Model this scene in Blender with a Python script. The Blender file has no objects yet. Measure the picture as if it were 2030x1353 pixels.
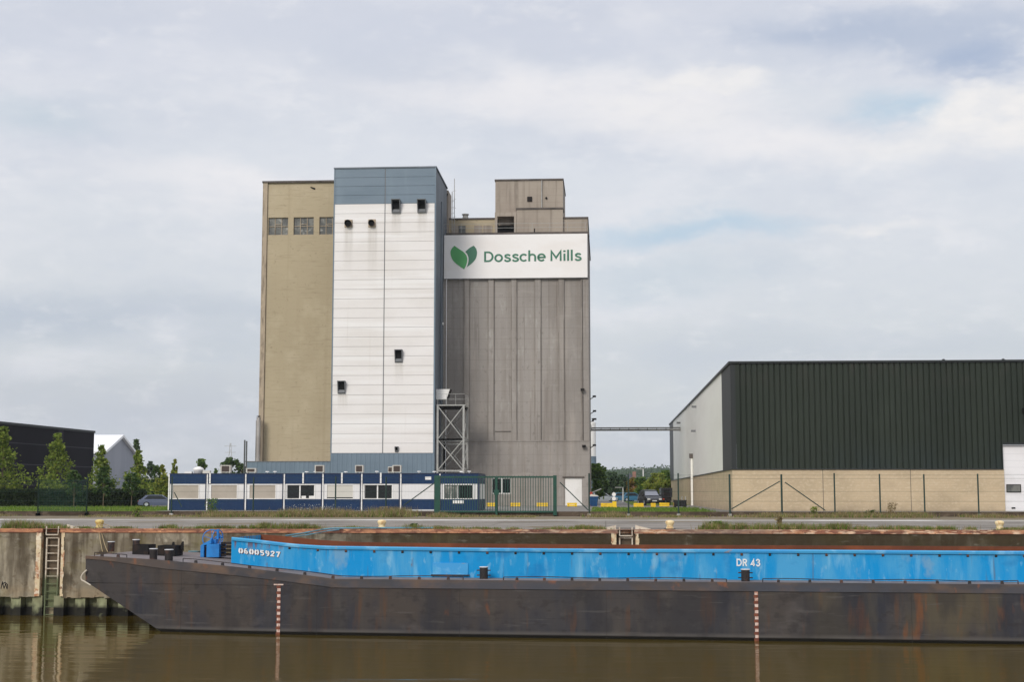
import bpy, bmesh, math, random
from math import sin, cos, pi, radians, atan, atan2, sqrt
from mathutils import Vector, Matrix
random.seed(7)
D = bpy.data
SC = bpy.context.scene
COL = SC.collection

# ------------------------------------------------------------------ camera
F, CX, CY, HOR, EYE = 50/36*2030, 1015.0, 676.5, 978.0, 1.7
YAW = atan(0.065); PITCH = atan((HOR-CY)/F)
fw = Vector((-sin(YAW)*cos(PITCH), cos(YAW)*cos(PITCH), sin(PITCH)))
rt = Vector((cos(YAW), sin(YAW), 0)); up = rt.cross(fw)
cam = D.objects.new('camera', D.cameras.new('camera')); COL.objects.link(cam)
cam.data.lens = 50; cam.data.sensor_width = 36; cam.data.clip_end = 20000; cam.data.clip_start = 0.5
cam.matrix_world = Matrix(((rt.x, up.x, -fw.x, 0), (rt.y, up.y, -fw.y, 0), (rt.z, up.z, -fw.z, EYE), (0, 0, 0, 1)))
SC.camera = cam
SC.view_settings.view_transform = 'Standard'; SC.view_settings.look = 'None'
SC.view_settings.exposure = 0.0; SC.view_settings.gamma = 1.0; SC.view_settings.use_curve_mapping = False

def S(r, g, b):
    f = lambda c: (c/12.92 if c <= .04045 else ((c+.055)/1.055)**2.4)
    return (f(r/255), f(g/255), f(b/255))

# ------------------------------------------------------------------ world: overcast sky
SUN_EL, SUN_AZ = radians(33), radians(-157)      # azimuth measured from +Y towards +X
w = D.worlds.new('World'); SC.world = w; w.use_nodes = True
N, L = w.node_tree.nodes, w.node_tree.links
N.clear()
def wn(t, **k):
    n = N.new(t)
    for a, v in k.items(): setattr(n, a, v)
    return n
def wmath(op, a, b=None, c=None, clamp=False):
    n = N.new('ShaderNodeMath'); n.operation = op; n.use_clamp = clamp
    for i, v in enumerate((a, b, c)):
        if v is None: continue
        if isinstance(v, (int, float)): n.inputs[i].default_value = v
        else: L.new(v, n.inputs[i])
    return n.outputs[0]
def wmix(fac, a, b):
    n = N.new('ShaderNodeMix'); n.data_type = 'RGBA'
    for s, v in ((n.inputs[0], fac), (n.inputs[6], a), (n.inputs[7], b)):
        if isinstance(v, (int, float)): s.default_value = v
        elif isinstance(v, tuple): s.default_value = (*v, 1)
        else: L.new(v, s)
    return n.outputs[2]
def wrange(v, lo, hi, smooth=True):
    n = N.new('ShaderNodeMapRange'); n.interpolation_type = 'SMOOTHSTEP' if smooth else 'LINEAR'
    L.new(v, n.inputs[0]); n.inputs[1].default_value = lo; n.inputs[2].default_value = hi
    n.inputs[3].default_value = 0; n.inputs[4].default_value = 1
    return n.outputs[0]
tc = wn('ShaderNodeTexCoord')
sep = wn('ShaderNodeSeparateXYZ'); L.new(tc.outputs['Generated'], sep.inputs[0])
az = wmath('ARCTAN2', sep.outputs[0], sep.outputs[1])
el = wmath('ARCSINE', sep.outputs[2])
def wnoise(sx, sy, sc, det=6, rough=.55, off=(0, 0)):
    cmb = wn('ShaderNodeCombineXYZ')
    L.new(wmath('MULTIPLY_ADD', az, sx, off[0]), cmb.inputs[0]); L.new(wmath('MULTIPLY_ADD', el, sy, off[1]), cmb.inputs[1])
    n = wn('ShaderNodeTexNoise'); n.inputs['Scale'].default_value = sc; n.inputs['Detail'].default_value = det
    n.inputs['Roughness'].default_value = rough
    L.new(cmb.outputs[0], n.inputs['Vector']); return n.outputs[0]
nbig = wnoise(1, 2.6, 3.2, 5, .5, (3.1, .4))
nmid = wnoise(1, 2.2, 9, 7, .55, (1.7, 5.2))
nfin = wnoise(1, 1.7, 24, 8, .6, (7.7, 2.2))
nwx = wnoise(1, 2.0, 5, 6, .6, (11, 3)); nwy = wnoise(1, 2.0, 5, 6, .6, (2, 14))
def px2ang(px, py): return atan((px-CX)/F)-YAW, (HOR-py)/F
waz = wmath('ADD', az, wmath('MULTIPLY', wmath('SUBTRACT', nwx, .5), .22))
wel = wmath('ADD', el, wmath('MULTIPLY', wmath('SUBTRACT', nwy, .5), .10))
def blob(px, py, rx, ry, soft=1.0, edge=0.0):
    a0, e0 = px2ang(px, py)
    da = wmath('DIVIDE', wmath('SUBTRACT', waz, a0), rx/F); de = wmath('DIVIDE', wmath('SUBTRACT', wel, e0), ry/F)
    d = wmath('SQRT', wmath('ADD', wmath('MULTIPLY', da, da), wmath('MULTIPLY', de, de)))
    return wrange(d, 1.25, edge)
sky = wn('ShaderNodeTexSky', sky_type='NISHITA'); sky.sun_disc = False
sky.sun_elevation = SUN_EL; sky.sun_rotation = SUN_AZ
skyc = wn('ShaderNodeMix'); skyc.data_type = 'RGBA'; skyc.blend_type = 'MULTIPLY'; skyc.inputs[0].default_value = 1
L.new(sky.outputs[0], skyc.inputs[6]); skyc.inputs[7].default_value = (.10, .10, .10, 1)
# base colour by elevation
elr = wrange(el, 0.0, .34, False)
ramp = wn('ShaderNodeValToRGB'); L.new(elr, ramp.inputs[0])
cr = ramp.color_ramp; cr.elements[0].position = 0; cr.elements[0].color = (*S(203, 207, 212), 1)
cr.elements[1].position = 1; cr.elements[1].color = (*S(219, 222, 232), 1)
for p, c in ((.22, S(211, 215, 220)), (.42, S(221, 224, 229)), (.68, S(227, 230, 236))):
    e = cr.elements.new(p); e.color = (*c, 1)
c = wmix(.10, ramp.outputs[0], skyc.outputs[2])
c = wmix(wmath('MULTIPLY', wrange(nbig, .50, .68), .38), c, S(198, 205, 220))
c = wmix(wmath('MULTIPLY', wrange(nmid, .48, .68), .55), c, S(233, 234, 239))
c = wmix(wmath('MULTIPLY', wrange(nmid, .47, .28), .25), c, S(192, 202, 218))
def add(col, fac, *blobs):
    global c
    for b in blobs:
        c = wmix(wmath('MULTIPLY', blob(*b), fac), c, col)
add(S(178, 190, 206), .55, (120, 640, 560, 70))
add(S(188, 198, 211), .35, (500, 705, 500, 38), (1750, 700, 560, 60))
add(S(190, 196, 208), .5, (250, 820, 600, 90))
add(S(206, 212, 226), .5, (150, 150, 500, 110), (700, 60, 500, 70), (1250, 90, 330, 60))
add(S(180, 192, 213), .8, (1930, 120, 330, 90), (1730, 85, 260, 55))
add(S(160, 178, 207), .7, (1960, 165, 200, 40))
add(S(206, 215, 225), .5, (1560, 240, 200, 60))
add(S(186, 208, 226), .85, (1745, 240, 130, 45), (1400, 470, 330, 38))
add(S(190, 206, 218), .5, (1330, 560, 300, 60), (100, 300, 200, 60))
wis = wrange(nfin, .36, .60)
add(S(238, 237, 240), .85, (1280, 235, 340, 85), (1500, 320, 330, 50), (560, 400, 420, 60), (950, 200, 300, 60))
for b, a in (((1960, 262, 175, 60, 1, .55), .95), ((1420, 195, 130, 34, 1, .4), .75), ((1770, 487, 110, 16), .7), ((1830, 320, 330, 40), .6), ((1270, 265, 170, 50), .6)):
    c = wmix(wmath('MULTIPLY', wmath('MULTIPLY', blob(*b), wmath('MULTIPLY_ADD', wis, .45, .55)), a), c, S(243, 241, 240))
nf2 = wnoise(1, 2.4, 46, 10, .62, (4.4, 9.1))
c = wmix(wmath('MULTIPLY', wmath('MULTIPLY', wrange(nfin, .50, .66), wrange(nf2, .36, .66)), .28), c, S(240, 240, 243))
c = wmix(wmath('MULTIPLY', wrange(nf2, .52, .36), .08), c, S(196, 204, 220))
# overcast zenith, above the frame, given added gain to light the buildings
gain = wmath('MULTIPLY_ADD', wrange(el, .40, 1.1), .45, 1.0)
bg = wn('ShaderNodeBackground'); L.new(c, bg.inputs[0]); L.new(gain, bg.inputs[1])
wo = wn('ShaderNodeOutputWorld'); L.new(bg.outputs[0], wo.inputs[0])

sun = D.objects.new('sun', D.lights.new('sun', 'SUN')); COL.objects.link(sun)
sun.data.energy = 2.1; sun.data.angle = radians(20); sun.data.color = (1, .95, .88)
sd = Vector((sin(SUN_AZ)*cos(SUN_EL), cos(SUN_AZ)*cos(SUN_EL), sin(SUN_EL)))
sun.rotation_euler = sd.to_track_quat('Z', 'Y').to_euler()

# ------------------------------------------------------------------ surveying helpers (photo pixel -> metres at a known distance)
CAM = Vector((0, 0, EYE))
def ray(px, py): return (fw*F + rt*(px-CX) + up*(CY-py)).normalized()
def at(px, py, Y):
    r = ray(px, py); k = Y/r.y; return r.x*k, EYE + r.z*k
def az_(px, py, z):
    r = ray(px, py); k = (z-EYE)/r.z; return r.x*k, r.y*k

# ------------------------------------------------------------------ materials
def M(name, base, layers=(), rough=.8, metal=0.0, spec=.4, bump=None, grid=None, trans=0):
    m = D.materials.new(name); m.use_nodes = True
    n, l = m.node_tree.nodes, m.node_tree.links
    b = n['Principled BSDF']; b.inputs['Roughness'].default_value = rough; b.inputs['Metallic'].default_value = metal
    b.inputs['Specular IOR Level'].default_value = spec
    geo = n.new('ShaderNodeNewGeometry'); pos = geo.outputs['Position']
    cur = None
    sepn = None
    def noise(s, det, off=0, rgh=.55):
        mp = n.new('ShaderNodeMapping'); mp.inputs['Scale'].default_value = s; mp.inputs['Location'].default_value = (off, off*.7, off*1.3)
        l.new(pos, mp.inputs['Vector'])
        t = n.new('ShaderNodeTexNoise'); t.inputs['Scale'].default_value = 1; t.inputs['Detail'].default_value = det; t.inputs['Roughness'].default_value = rgh
        l.new(mp.outputs[0], t.inputs['Vector']); return t.outputs[0]
    def rng(v, a, bb):
        r = n.new('ShaderNodeMapRange'); l.new(v, r.inputs[0]); r.inputs[1].default_value = a; r.inputs[2].default_value = bb; return r.outputs[0]
    def mul(a, v):
        q = n.new('ShaderNodeMath'); q.operation = 'MULTIPLY'; l.new(a, q.inputs[0])
        if isinstance(v, (int, float)): q.inputs[1].default_value = v
        else: l.new(v, q.inputs[1])
        return q.outputs[0]
    for i, ly in enumerate(layers):
        f = mul(rng(noise(ly.get('s', (1, 1, 1)), ly.get('d', 5), ly.get('o', i*7.3+1), ly.get('r', .55)), ly.get('lo', .4), ly.get('hi', .6)), ly.get('a', 1))
        if 'z' in ly:
            if sepn is None: sepn = n.new('ShaderNodeSeparateXYZ'); l.new(pos, sepn.inputs[0])
            f = mul(f, rng(sepn.outputs[2], *ly['z']))
        if 'x' in ly:
            if sepn is None: sepn = n.new('ShaderNodeSeparateXYZ'); l.new(pos, sepn.inputs[0])
            f = mul(f, rng(sepn.outputs[0], *ly['x']))
        x = n.new('ShaderNodeMix'); x.data_type = 'RGBA'; l.new(f, x.inputs[0])
        if cur is None: x.inputs[6].default_value = (*base, 1)
        else: l.new(cur, x.inputs[6])
        x.inputs[7].default_value = (*ly['c'], 1); cur = x.outputs[2]
    if grid:   # thin joints: list of (axis, pitch, width, colour, amount)
        if sepn is None: sepn = n.new('ShaderNodeSeparateXYZ'); l.new(pos, sepn.inputs[0])
        for ax, pitch, wd, col, am in grid:
            q = n.new('ShaderNodeMath'); q.operation = 'MODULO'; 
            ad = n.new('ShaderNodeMath'); ad.operation = 'ADD'; l.new(sepn.outputs[ax], ad.inputs[0]); ad.inputs[1].default_value = pitch*1000
            l.new(ad.outputs[0], q.inputs[0]); q.inputs[1].default_value = pitch
            lt = n.new('ShaderNodeMath'); lt.operation = 'LESS_THAN'; l.new(q.outputs[0], lt.inputs[0]); lt.inputs[1].default_value = wd
            f = mul(lt.outputs[0], am)
            x = n.new('ShaderNodeMix'); x.data_type = 'RGBA'; l.new(f, x.inputs[0])
            if cur is None: x.inputs[6].default_value = (*base, 1)
            else: l.new(cur, x.inputs[6])
            x.inputs[7].default_value = (*col, 1); cur = x.outputs[2]
    if cur is None: b.inputs['Base Color'].default_value = (*base, 1)
    else: l.new(cur, b.inputs['Base Color'])
    if bump:
        bn = n.new('ShaderNodeBump'); bn.inputs['Strength'].default_value = bump[1]; bn.inputs['Distance'].default_value = bump[2] if len(bump) > 2 else .02
        l.new(noise(bump[0], 6, 3.3), bn.inputs['Height']); l.new(bn.outputs[0], b.inputs['Normal'])
    if trans:
        tb = n.new('ShaderNodeBsdfTranslucent'); ms = n.new('ShaderNodeMixShader'); ms.inputs[0].default_value = trans
        if cur is not None: l.new(cur, tb.inputs[0])
        l.new(b.outputs[0], ms.inputs[1]); l.new(tb.outputs[0], ms.inputs[2]); l.new(ms.outputs[0], n['Material Output'].inputs[0])
    return m
def ly(c, s, lo=.45, hi=.65, a=1.0, **k): return dict(c=c, s=s, lo=lo, hi=hi, a=a, **k)

MT = {}
MT['beige'] = M('beige_render', S(180, 166, 139), [ly(S(168, 154, 128), (.12, .12, .05), .4, .62, .7), ly(S(190, 177, 151), (.5, .5, .5), .5, .7, .5), ly(S(150, 136, 112), (.5, .5, 9), .60, .66, .45, d=3, x=(-20, -24)),
     ly(S(150, 136, 112), (3.5, 3.5, 3.5), .62, .70, .6), ly(S(160, 145, 120), (.3, .3, 5.0), .6, .72, .4), ly(S(118, 104, 84), (1.1, 1.1, 1.1), .70, .74, .8), ly(S(160, 144, 118), (1.6, 1.6, .03), .57, .72, .3)],
     rough=.9, spec=.2, bump=((1, 1, 6), .2, .03))
MT['beige_edge'] = M('beige_edge_concrete', S(170, 155, 135), [ly(S(120, 108, 95), (3, 3, .5), .5, .65, .7), ly(S(190, 172, 148), (2, 2, 1.5), .5, .7, .6)], rough=.9, spec=.2)
MT['concrete'] = M('silo_concrete', S(155, 149, 143), [ly(S(118, 112, 106), (2.5, 2.5, 1.6), .60, .70, .5), ly(S(172, 168, 162), (1.2, 1.2, .5), .58, .68, .6), ly(S(138, 132, 126), (.10, .10, .06), .4, .6, .8), ly(S(134, 126, 118), (1.4, 1.4, .04), .48, .66, .6),
     ly(S(166, 158, 150), (.9, .9, .12), .54, .7, .6), ly(S(116, 107, 100), (3.5, 3.5, .08), .58, .7, .5), ly(S(172, 165, 158), (.3, .3, 1.2), .6, .72, .35),
     ly(S(108, 98, 88), (.35, .35, .9), .56, .7, .4, z=(22, 34))],
     rough=.9, spec=.2, bump=((1.5, 1.5, 5), .3, .03), grid=[(2, 1.18, .05, S(122, 114, 107), .35)])
MT['shaded_joint'] = M('stained_shaded_joint', S(126, 119, 112), [ly(S(148, 141, 134), (1, 1, .3), .5, .6, .8)], rough=.95)  # staining plus the shade of the rib grooves, put into the colour
MT['concrete2'] = M('penthouse_concrete', S(166, 155, 142), [ly(S(150, 139, 127), (.3, .3, .2), .4, .6, .8), ly(S(120, 110, 100), (2.0, 2.0, .1), .52, .68, .6),
     ly(S(168, 158, 144), (.8, .8, .5), .55, .7, .5)], rough=.9, spec=.2, bump=((2, 2, 5), .3, .03), grid=[(2, .8, .04, S(125, 115, 104), .3)])
MT['capdark'] = M('roof_edge_dark', S(92, 84, 78), [ly(S(60, 56, 54), (1, 1, 3), .45, .6, .7)], rough=.7)
MT['white_clad'] = M('white_cladding', S(226, 222, 219), [ly(S(216, 211, 206), (.15, .15, .3), .42, .62, .7), ly(S(233, 231, 229), (.05, .05, 1.1), .5, .6, .7),
     ly(S(198, 190, 180), (2.0, 2.0, .06), .62, .78, .35)], rough=.45, spec=.4)
MT['blue_clad'] = M('bluegrey_cladding', S(108, 124, 137), [ly(S(98, 115, 128), (.2, .2, .6), .42, .62, .7), ly(S(117, 134, 146), (.8, .8, .1), .52, .7, .5)], rough=.5, spec=.4)
MT['blue_clad_dark'] = M('side_cladding_grey', S(104, 112, 120), [ly(S(86, 94, 102), (.4, .4, .1), .42, .62, .8)], rough=.6)
MT['seam'] = M('seam_dark', S(110, 112, 114), rough=.7)
MT['black'] = M('black_void', (.012, .012, .012), rough=.9, spec=.1)
MT['darkmetal'] = M('dark_metal', (.014, .013, .013), [ly((.04, .025, .018), (3, 3, 3), .5, .65, .6)], rough=.7, spec=.15)
MT['galv'] = M('galvanised_steel', S(168, 167, 162), [ly(S(146, 147, 144), (3, 3, 3), .45, .6, .7)], rough=.5)
MT['steelpipe'] = M('stainless_flue', S(190, 184, 178), [ly(S(160, 152, 146), (1, 1, .5), .45, .6, .7)], rough=.3, metal=.7)
MT['white'] = M('white_paint', S(232, 230, 226), [ly(S(214, 211, 204), (.7, .7, .7), .5, .65, .6)], rough=.5)
MT['signwhite'] = M('sign_white', S(236, 233, 230), [ly(S(228, 222, 216), (.2, .2, .5), .45, .65, .6)], rough=.5)
MT['signgreen'] = M('sign_lettering_green', S(58, 112, 90), [ly(S(66, 122, 96), (.4, .4, .4), .45, .6, .6)], rough=.6)
MT['leafgreen'] = M('sign_leaf_green', S(84, 158, 96), [ly(S(96, 172, 106), (.4, .4, .4), .45, .6, .6)], rough=.6)
MT['leafdark'] = M('sign_leaf_dark_green', S(72, 122, 98), rough=.6)
MT['glass'] = M('window_glass', (.012, .015, .016), rough=.12, spec=.35)
MT['oldglass'] = M('dusty_glass', S(116, 116, 110), [ly(S(78, 80, 78), (1.2, 1.2, .7), .42, .55, .9), ly(S(160, 160, 154), (1.6, 1.6, 1.6), .58, .66, .9)], rough=.35)
MT['navy'] = M('navy_cladding', S(20, 50, 86), [ly(S(15, 42, 76), (.5, .5, .7), .42, .62, .7), ly(S(32, 64, 100), (3, 3, .3), .58, .72, .35)], rough=.55, spec=.25, grid=[(0, .26, .02, S(14, 38, 68), .5)])
MT['navyroof'] = M('navy_roof_edge', S(26, 38, 66), rough=.5)
MT['cabwhite'] = M('cabin_white', S(222, 220, 218), [ly(S(206, 202, 196), (1, 1, .5), .48, .65, .6)], rough=.5, grid=[(0, .26, .015, S(196, 194, 192), .5)])
MT['shutter'] = M('beige_shutter', S(176, 166, 152), [ly(S(164, 154, 140), (1, 1, 1), .45, .6, .6)], rough=.6, grid=[(2, .05, .012, S(140, 130, 118), .6)])
MT['shutterlight'] = M('pale_shutter', S(204, 200, 190), rough=.6, grid=[(2, .05, .012, S(170, 164, 152), .6)])
MT['ac'] = M('ac_casing', S(206, 202, 192), [ly(S(180, 172, 158), (2, 2, 2), .5, .65, .6)], rough=.5)
MT['acgrille'] = M('ac_grille', S(56, 46, 42), rough=.7, grid=[(2, .05, .02, S(96, 84, 76), .8)])
MT['wgreen'] = M('dark_green_cladding', S(42, 49, 40), [ly(S(36, 43, 35), (.3, .3, .05), .42, .6, .8), ly(S(52, 60, 50), (.5, .5, .2), .56, .7, .4), ly(S(44, 56, 60), (.4, .4, .3), .42, .6, .4, z=(6.0, 3.0)), ly(S(66, 60, 56), (.6, .6, .3), .5, .68, .45, z=(9.5, 11.5))], rough=.5, spec=.25)
MT['wtrim'] = M('warehouse_black_trim', S(38, 42, 42), rough=.5)
MT['wside'] = M('pale_side_cladding', S(240, 238, 229), [ly(S(232, 229, 220), (.1, .1, .4), .42, .62, .7)], rough=.5, grid=[(1, 1.15, .03, S(180, 178, 170), .35)])
MT['brick'] = M('beige_masonry', S(196, 176, 146), [ly(S(180, 162, 134), (.5, .5, .8), .42, .6, .7), ly(S(206, 188, 160), (4, 4, 6), .5, .65, .6), ly(S(160, 142, 118), (.3, .3, .6), .58, .72, .4),
     ly(S(140, 126, 108), (1, 1, 1), .3, .55, .5, z=(.9, .3))], rough=.9, spec=.2, bump=((6, 6, 10), .3, .02), grid=[(2, .2, .018, S(165, 150, 128), .5)])
MT['door'] = M('white_door', S(232, 230, 230), [ly(S(218, 215, 214), (.6, .6, .6), .48, .62, .6)], rough=.5, grid=[(2, .52, .02, S(190, 190, 192), .7)])
MT['blackclad'] = M('black_building_cladding', S(30, 28, 33), [ly(S(24, 22, 27), (.2, .2, .2), .42, .62, .8)], rough=.8, spec=.15, grid=[(2, 2.6, .12, S(74, 72, 78), .8), (0, 3.6, .10, S(62, 60, 66), .7)])
MT['gablegrey'] = M('pale_grey_gable', S(152, 155, 164), [ly(S(142, 146, 156), (.3, .3, .05), .42, .6, .8)], rough=.6)
MT['gableroof'] = M('white_metal_roof', S(236, 236, 236), rough=.5)
MT['asphalt'] = M('yard_asphalt', S(128, 124, 118), [ly(S(108, 104, 98), (.3, .3, .3), .42, .6, .8), ly(S(146, 142, 134), (1.2, 1.2, 1.2), .5, .66, .5)], rough=.9)
MT['apron'] = M('quay_concrete', S(140, 133, 125), [ly(S(104, 97, 88), (2.5, 3, 1), .56, .66, .6), ly(S(160, 152, 142), (3, 4, 1), .56, .68, .5), ly(S(114, 108, 99), (.15, .5, .3), .42, .6, .8), ly(S(164, 158, 150), (.4, 1.2, 1), .5, .66, .6), ly(S(104, 98, 88), (.05, 1.2, 1), .56, .66, .6), ly(S(90, 84, 72), (1.5, 2.5, 1), .62, .7, .6)], rough=.9, spec=.2, grid=[(0, 6.0, .06, S(96, 90, 80), .7)])
MT['dirt'] = M('dry_verge', S(132, 120, 102), [ly(S(108, 98, 80), (.25, .8, .3), .42, .6, .8), ly(S(152, 142, 126), (.6, 1.5, 1), .52, .66, .7), ly(S(96, 104, 58), (.4, 1.0, 1), .56, .66, .6)], rough=.95, spec=.1)
MT['kerb'] = M('kerb_pale', S(176, 174, 170), [ly(S(150, 146, 140), (.3, 1, 1), .45, .6, .7), ly(S(214, 214, 214), (.06, 1, 1), .52, .58, .8)], rough=.8)
MT['gutter'] = M('gutter_dark', S(84, 78, 68), [ly(S(120, 112, 100), (.4, 2, 1), .5, .62, .7)], rough=.95)
MT['plinth'] = M('plinth_concrete', S(92, 80, 68), [ly(S(68, 58, 48), (.8, .8, 2), .42, .58, .8), ly(S(126, 112, 96), (1.5, 1.5, 2), .57, .68, .6)], rough=.95, spec=.1)
MT['quaywall'] = M('old_quay_wall', S(136, 127, 110), [ly(S(112, 102, 86), (.25, .25, .25), .40, .6, .9), ly(S(168, 158, 138), (.9, .9, .5), .5, .64, .85), ly(S(98, 88, 72), (1.6, 1.6, .8), .55, .66, .7), ly(S(186, 178, 158), (2.5, 2.5, 1.2), .6, .68, .6), ly(S(88, 78, 64), (2.4, 2.4, .22), .48, .62, .85, z=(-3.4, -.9)), ly(S(76, 68, 56), (.8, .8, 1.4), .56, .66, .7),
     ly(S(66, 56, 40), (.5, .5, .3), .25, .5, .85, x=(-15, -9)), ly(S(162, 142, 112), (.8, .8, 1.2), .45, .6, .5, z=(-2.3, -2.9)), ly(S(92, 74, 56), (1.8, 1.8, 1.8), .60, .68, .8), ly(S(172, 166, 150), (1.2, 1.2, 3), .63, .72, .6), ly(S(120, 112, 68), (.6, .6, .8), .52, .7, .5), ly(S(62, 53, 38), (.7, .7, .5), .2, .5, .78, x=(-13, -5)), ly(S(70, 60, 46), (1.5, 1.5, .2), .5, .62, .6)],
     rough=.95, spec=.1, bump=((3, 3, 4), .5, .05))
MT['coping'] = M('rusty_coping', S(146, 98, 78), [ly(S(192, 138, 102), (1.2, 2, 6), .45, .58, .9), ly(S(104, 72, 62), (.5, 1, 4), .5, .62, .8), ly(S(228, 196, 164), (1.6, 2, 9), .52, .62, .95, x=(-10, 0)), ly(S(216, 160, 120), (2.5, 2, 9), .56, .64, .8), ly(S(122, 112, 102), (.15, 1, 1), .54, .62, .6), ly(S(90, 60, 50), (6, 4, 12), .58, .66, .7)], rough=.9, spec=.2, bump=((4, 4, 8), .6, .04))
MT['recessedge'] = M('flaking_cream_edge', S(214, 194, 158), [ly(S(172, 112, 76), (4, 4, 2), .5, .62, .9), ly(S(232, 220, 196), (2, 2, 3), .52, .62, .8), ly(S(120, 84, 58), (7, 7, 5), .6, .66, .9)], rough=.9)
MT['recess'] = M('algae_recess', S(98, 84, 68), [ly(S(76, 64, 48), (1, 1, .6), .42, .6, .9), ly(S(106, 116, 82), (.8, .8, .8), .25, .5, .85, z=(-2.0, -2.6))], rough=.95)
MT['pile'] = M('sheet_pile_steel', S(156, 160, 124), [ly(S(124, 122, 92), (1.4, 1.4, .5), .42, .6, .8), ly(S(146, 148, 116), (3, 3, .25), .52, .7, .7), ly(S(70, 62, 42), (2.2, 2.2, .6), .56, .7, .7),
     ly(S(20, 18, 14), (1.2, 1.2, 1.2), .28, .42, 1, z=(-3.55, -3.72)), ly(S(44, 42, 30), (3, 3, 1), .42, .6, .8, z=(-3.3, -3.6))], rough=.85, bump=((3, 3, 2), .4, .03))
MT['ladder'] = M('weathered_ladder_steel', S(206, 194, 176), [ly(S(160, 138, 116), (4, 4, 4), .52, .64, .8), ly(S(98, 106, 76), (1, 1, 1), .25, .4, 1, z=(-2.1, -2.4))], rough=.7)
MT['hull'] = M('barge_hull_paint', S(68, 65, 65), [ly(S(75, 67, 61), (.16, .16, .3), .42, .60, .7), ly(S(52, 54, 62), (.45, .45, .22), .46, .60, .8), ly(S(80, 74, 68), (1.1, 1.1, .16), .53, .66, .5),
     ly(S(50, 47, 46), (2.2, 2.2, 3.5), .55, .66, .45), ly(S(104, 98, 94), (.9, .9, 1.6), .6, .72, .25), ly(S(128, 76, 44), (1.0, 1.0, .45), .655, .72, .7), ly(S(96, 68, 48), (2.4, 2.4, .3), .58, .69, .5),
     ly(S(90, 82, 64), (.5, .5, .12), .47, .58, .65, x=(2, 12)), ly(S(122, 76, 46), (1.6, 1.6, .3), .60, .68, .55, x=(4, 12)),
     ly(S(46, 46, 50), (.35, .35, .12), .52, .58, .5), ly(S(98, 95, 92), (.5, .5, 6), .63, .69, .3), ly(S(98, 94, 90), (.5, .5, .1), .3, .5, .6, z=(-3.78, -3.9)), ly(S(20, 18, 14), (.6, .6, 2), .1, .3, 1, z=(-3.92, -3.98))],
     rough=.7, spec=.12, bump=((.5, .5, .8), .3, .1), grid=[(0, 5.9, .04, S(50, 47, 46), .35), (2, .83, .02, S(50, 47, 46), .25)])
MT['strake'] = M('barge_belt_paint', S(82, 73, 69), [ly(S(60, 61, 67), (.4, .4, 1), .44, .6, .8), ly(S(146, 88, 50), (1.3, 1.3, .8), .60, .68, .85), ly(S(112, 90, 74), (.6, .6, 1), .5, .64, .7), ly(S(68, 72, 82), (.5, .5, .5), .4, .5, .7, z=(-1.75, -1.95))], rough=.6, spec=.35)
MT['deck'] = M('barge_deck', S(118, 110, 108), [ly(S(104, 96, 96), (.6, .6, .6), .42, .6, .8), ly(S(140, 134, 136), (1.5, 1.5, 1.5), .52, .66, .5), ly(S(116, 82, 60), (.8, .8, .8), .62, .7, .6)], rough=.8)
MT['bargeblue'] = M('barge_blue_paint', S(20, 140, 198), [ly(S(0, 140, 204), (.10, .10, .25), .44, .56, .95), ly(S(78, 158, 202), (1.0, 1.0, .22), .47, .62, .8), ly(S(134, 182, 208), (3.5, 3.5, 1.6), .62, .70, .45), ly(S(120, 180, 212), (2.2, 2.2, .4), .57, .70, .6),
     ly(S(8, 108, 170), (.7, .7, 1.0), .58, .7, .5), ly(S(112, 92, 84), (2.6, 2.6, .9), .68, .74, .75), ly(S(118, 72, 56), (4.2, 4.2, .5), .52, .60, .8, x=(-10.6, -11.4), z=(-.75, -.5)), ly(S(128, 160, 180), (.8, .8, .5), .62, .70, .55),
     ly(S(90, 82, 84), (5, 5, .25), .64, .72, .5)],
     rough=.5, spec=.2, bump=((1.5, 1.5, 1.5), .2, .05))
MT['bluerim'] = M('barge_rim_paint', S(64, 156, 204), [ly(S(50, 146, 206), (.5, .5, 1), .44, .6, .8), ly(S(140, 196, 226), (.9, .9, 1), .55, .65, .5), ly(S(150, 130, 120), (1.6, 1.6, 3), .64, .7, .7)], rough=.5)
MT['rust'] = M('rusty_hold_steel', S(116, 68, 48), [ly(S(96, 58, 44), (.4, .4, .8), .42, .6, .8), ly(S(136, 80, 54), (1.2, 1.2, 1), .52, .66, .6), ly(S(96, 64, 52), (2.5, 2.5, 2), .58, .7, .5)], rough=.9, spec=.15)
MT['winchblue'] = M('winch_blue_paint', S(30, 124, 196), [ly(S(22, 104, 172), (2, 2, 2), .44, .6, .8), ly(S(60, 150, 210), (3, 3, 3), .55, .68, .5)], rough=.45)
MT['rustblack'] = M('rusted_black_iron', S(38, 33, 33), [ly(S(92, 58, 42), (2.5, 2.5, 1.5), .5, .64, .8)], rough=.7)
MT['rusteye'] = M('rusty_eye', S(96, 62, 48), rough=.8)
MT['capwhite'] = M('bollard_top_white', S(205, 205, 208), rough=.6)
MT['cream'] = M('cream_bollard_paint', S(226, 204, 156), [ly(S(190, 150, 104), (5, 5, 5), .55, .64, .8), ly(S(238, 226, 196), (4, 4, 4), .55, .66, .7)], rough=.7)
MT['yellowboll'] = M('yellow_bollard_paint', S(208, 186, 120), [ly(S(190, 150, 84), (5, 5, 5), .52, .62, .8)], rough=.7)
MT['red'] = M('draft_mark_red', S(108, 60, 46), [ly(S(130, 76, 52), (6, 6, 6), .5, .62, .8)], rough=.8)
MT['markwhite'] = M('draft_mark_white', S(214, 192, 180), [ly(S(172, 122, 100), (7, 7, 7), .46, .6, .85)], rough=.7)
MT['markwhite2'] = M('stencil_white', S(226, 228, 228), [ly(S(180, 196, 208), (7, 7, 7), .52, .64, .6)], rough=.6)
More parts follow.
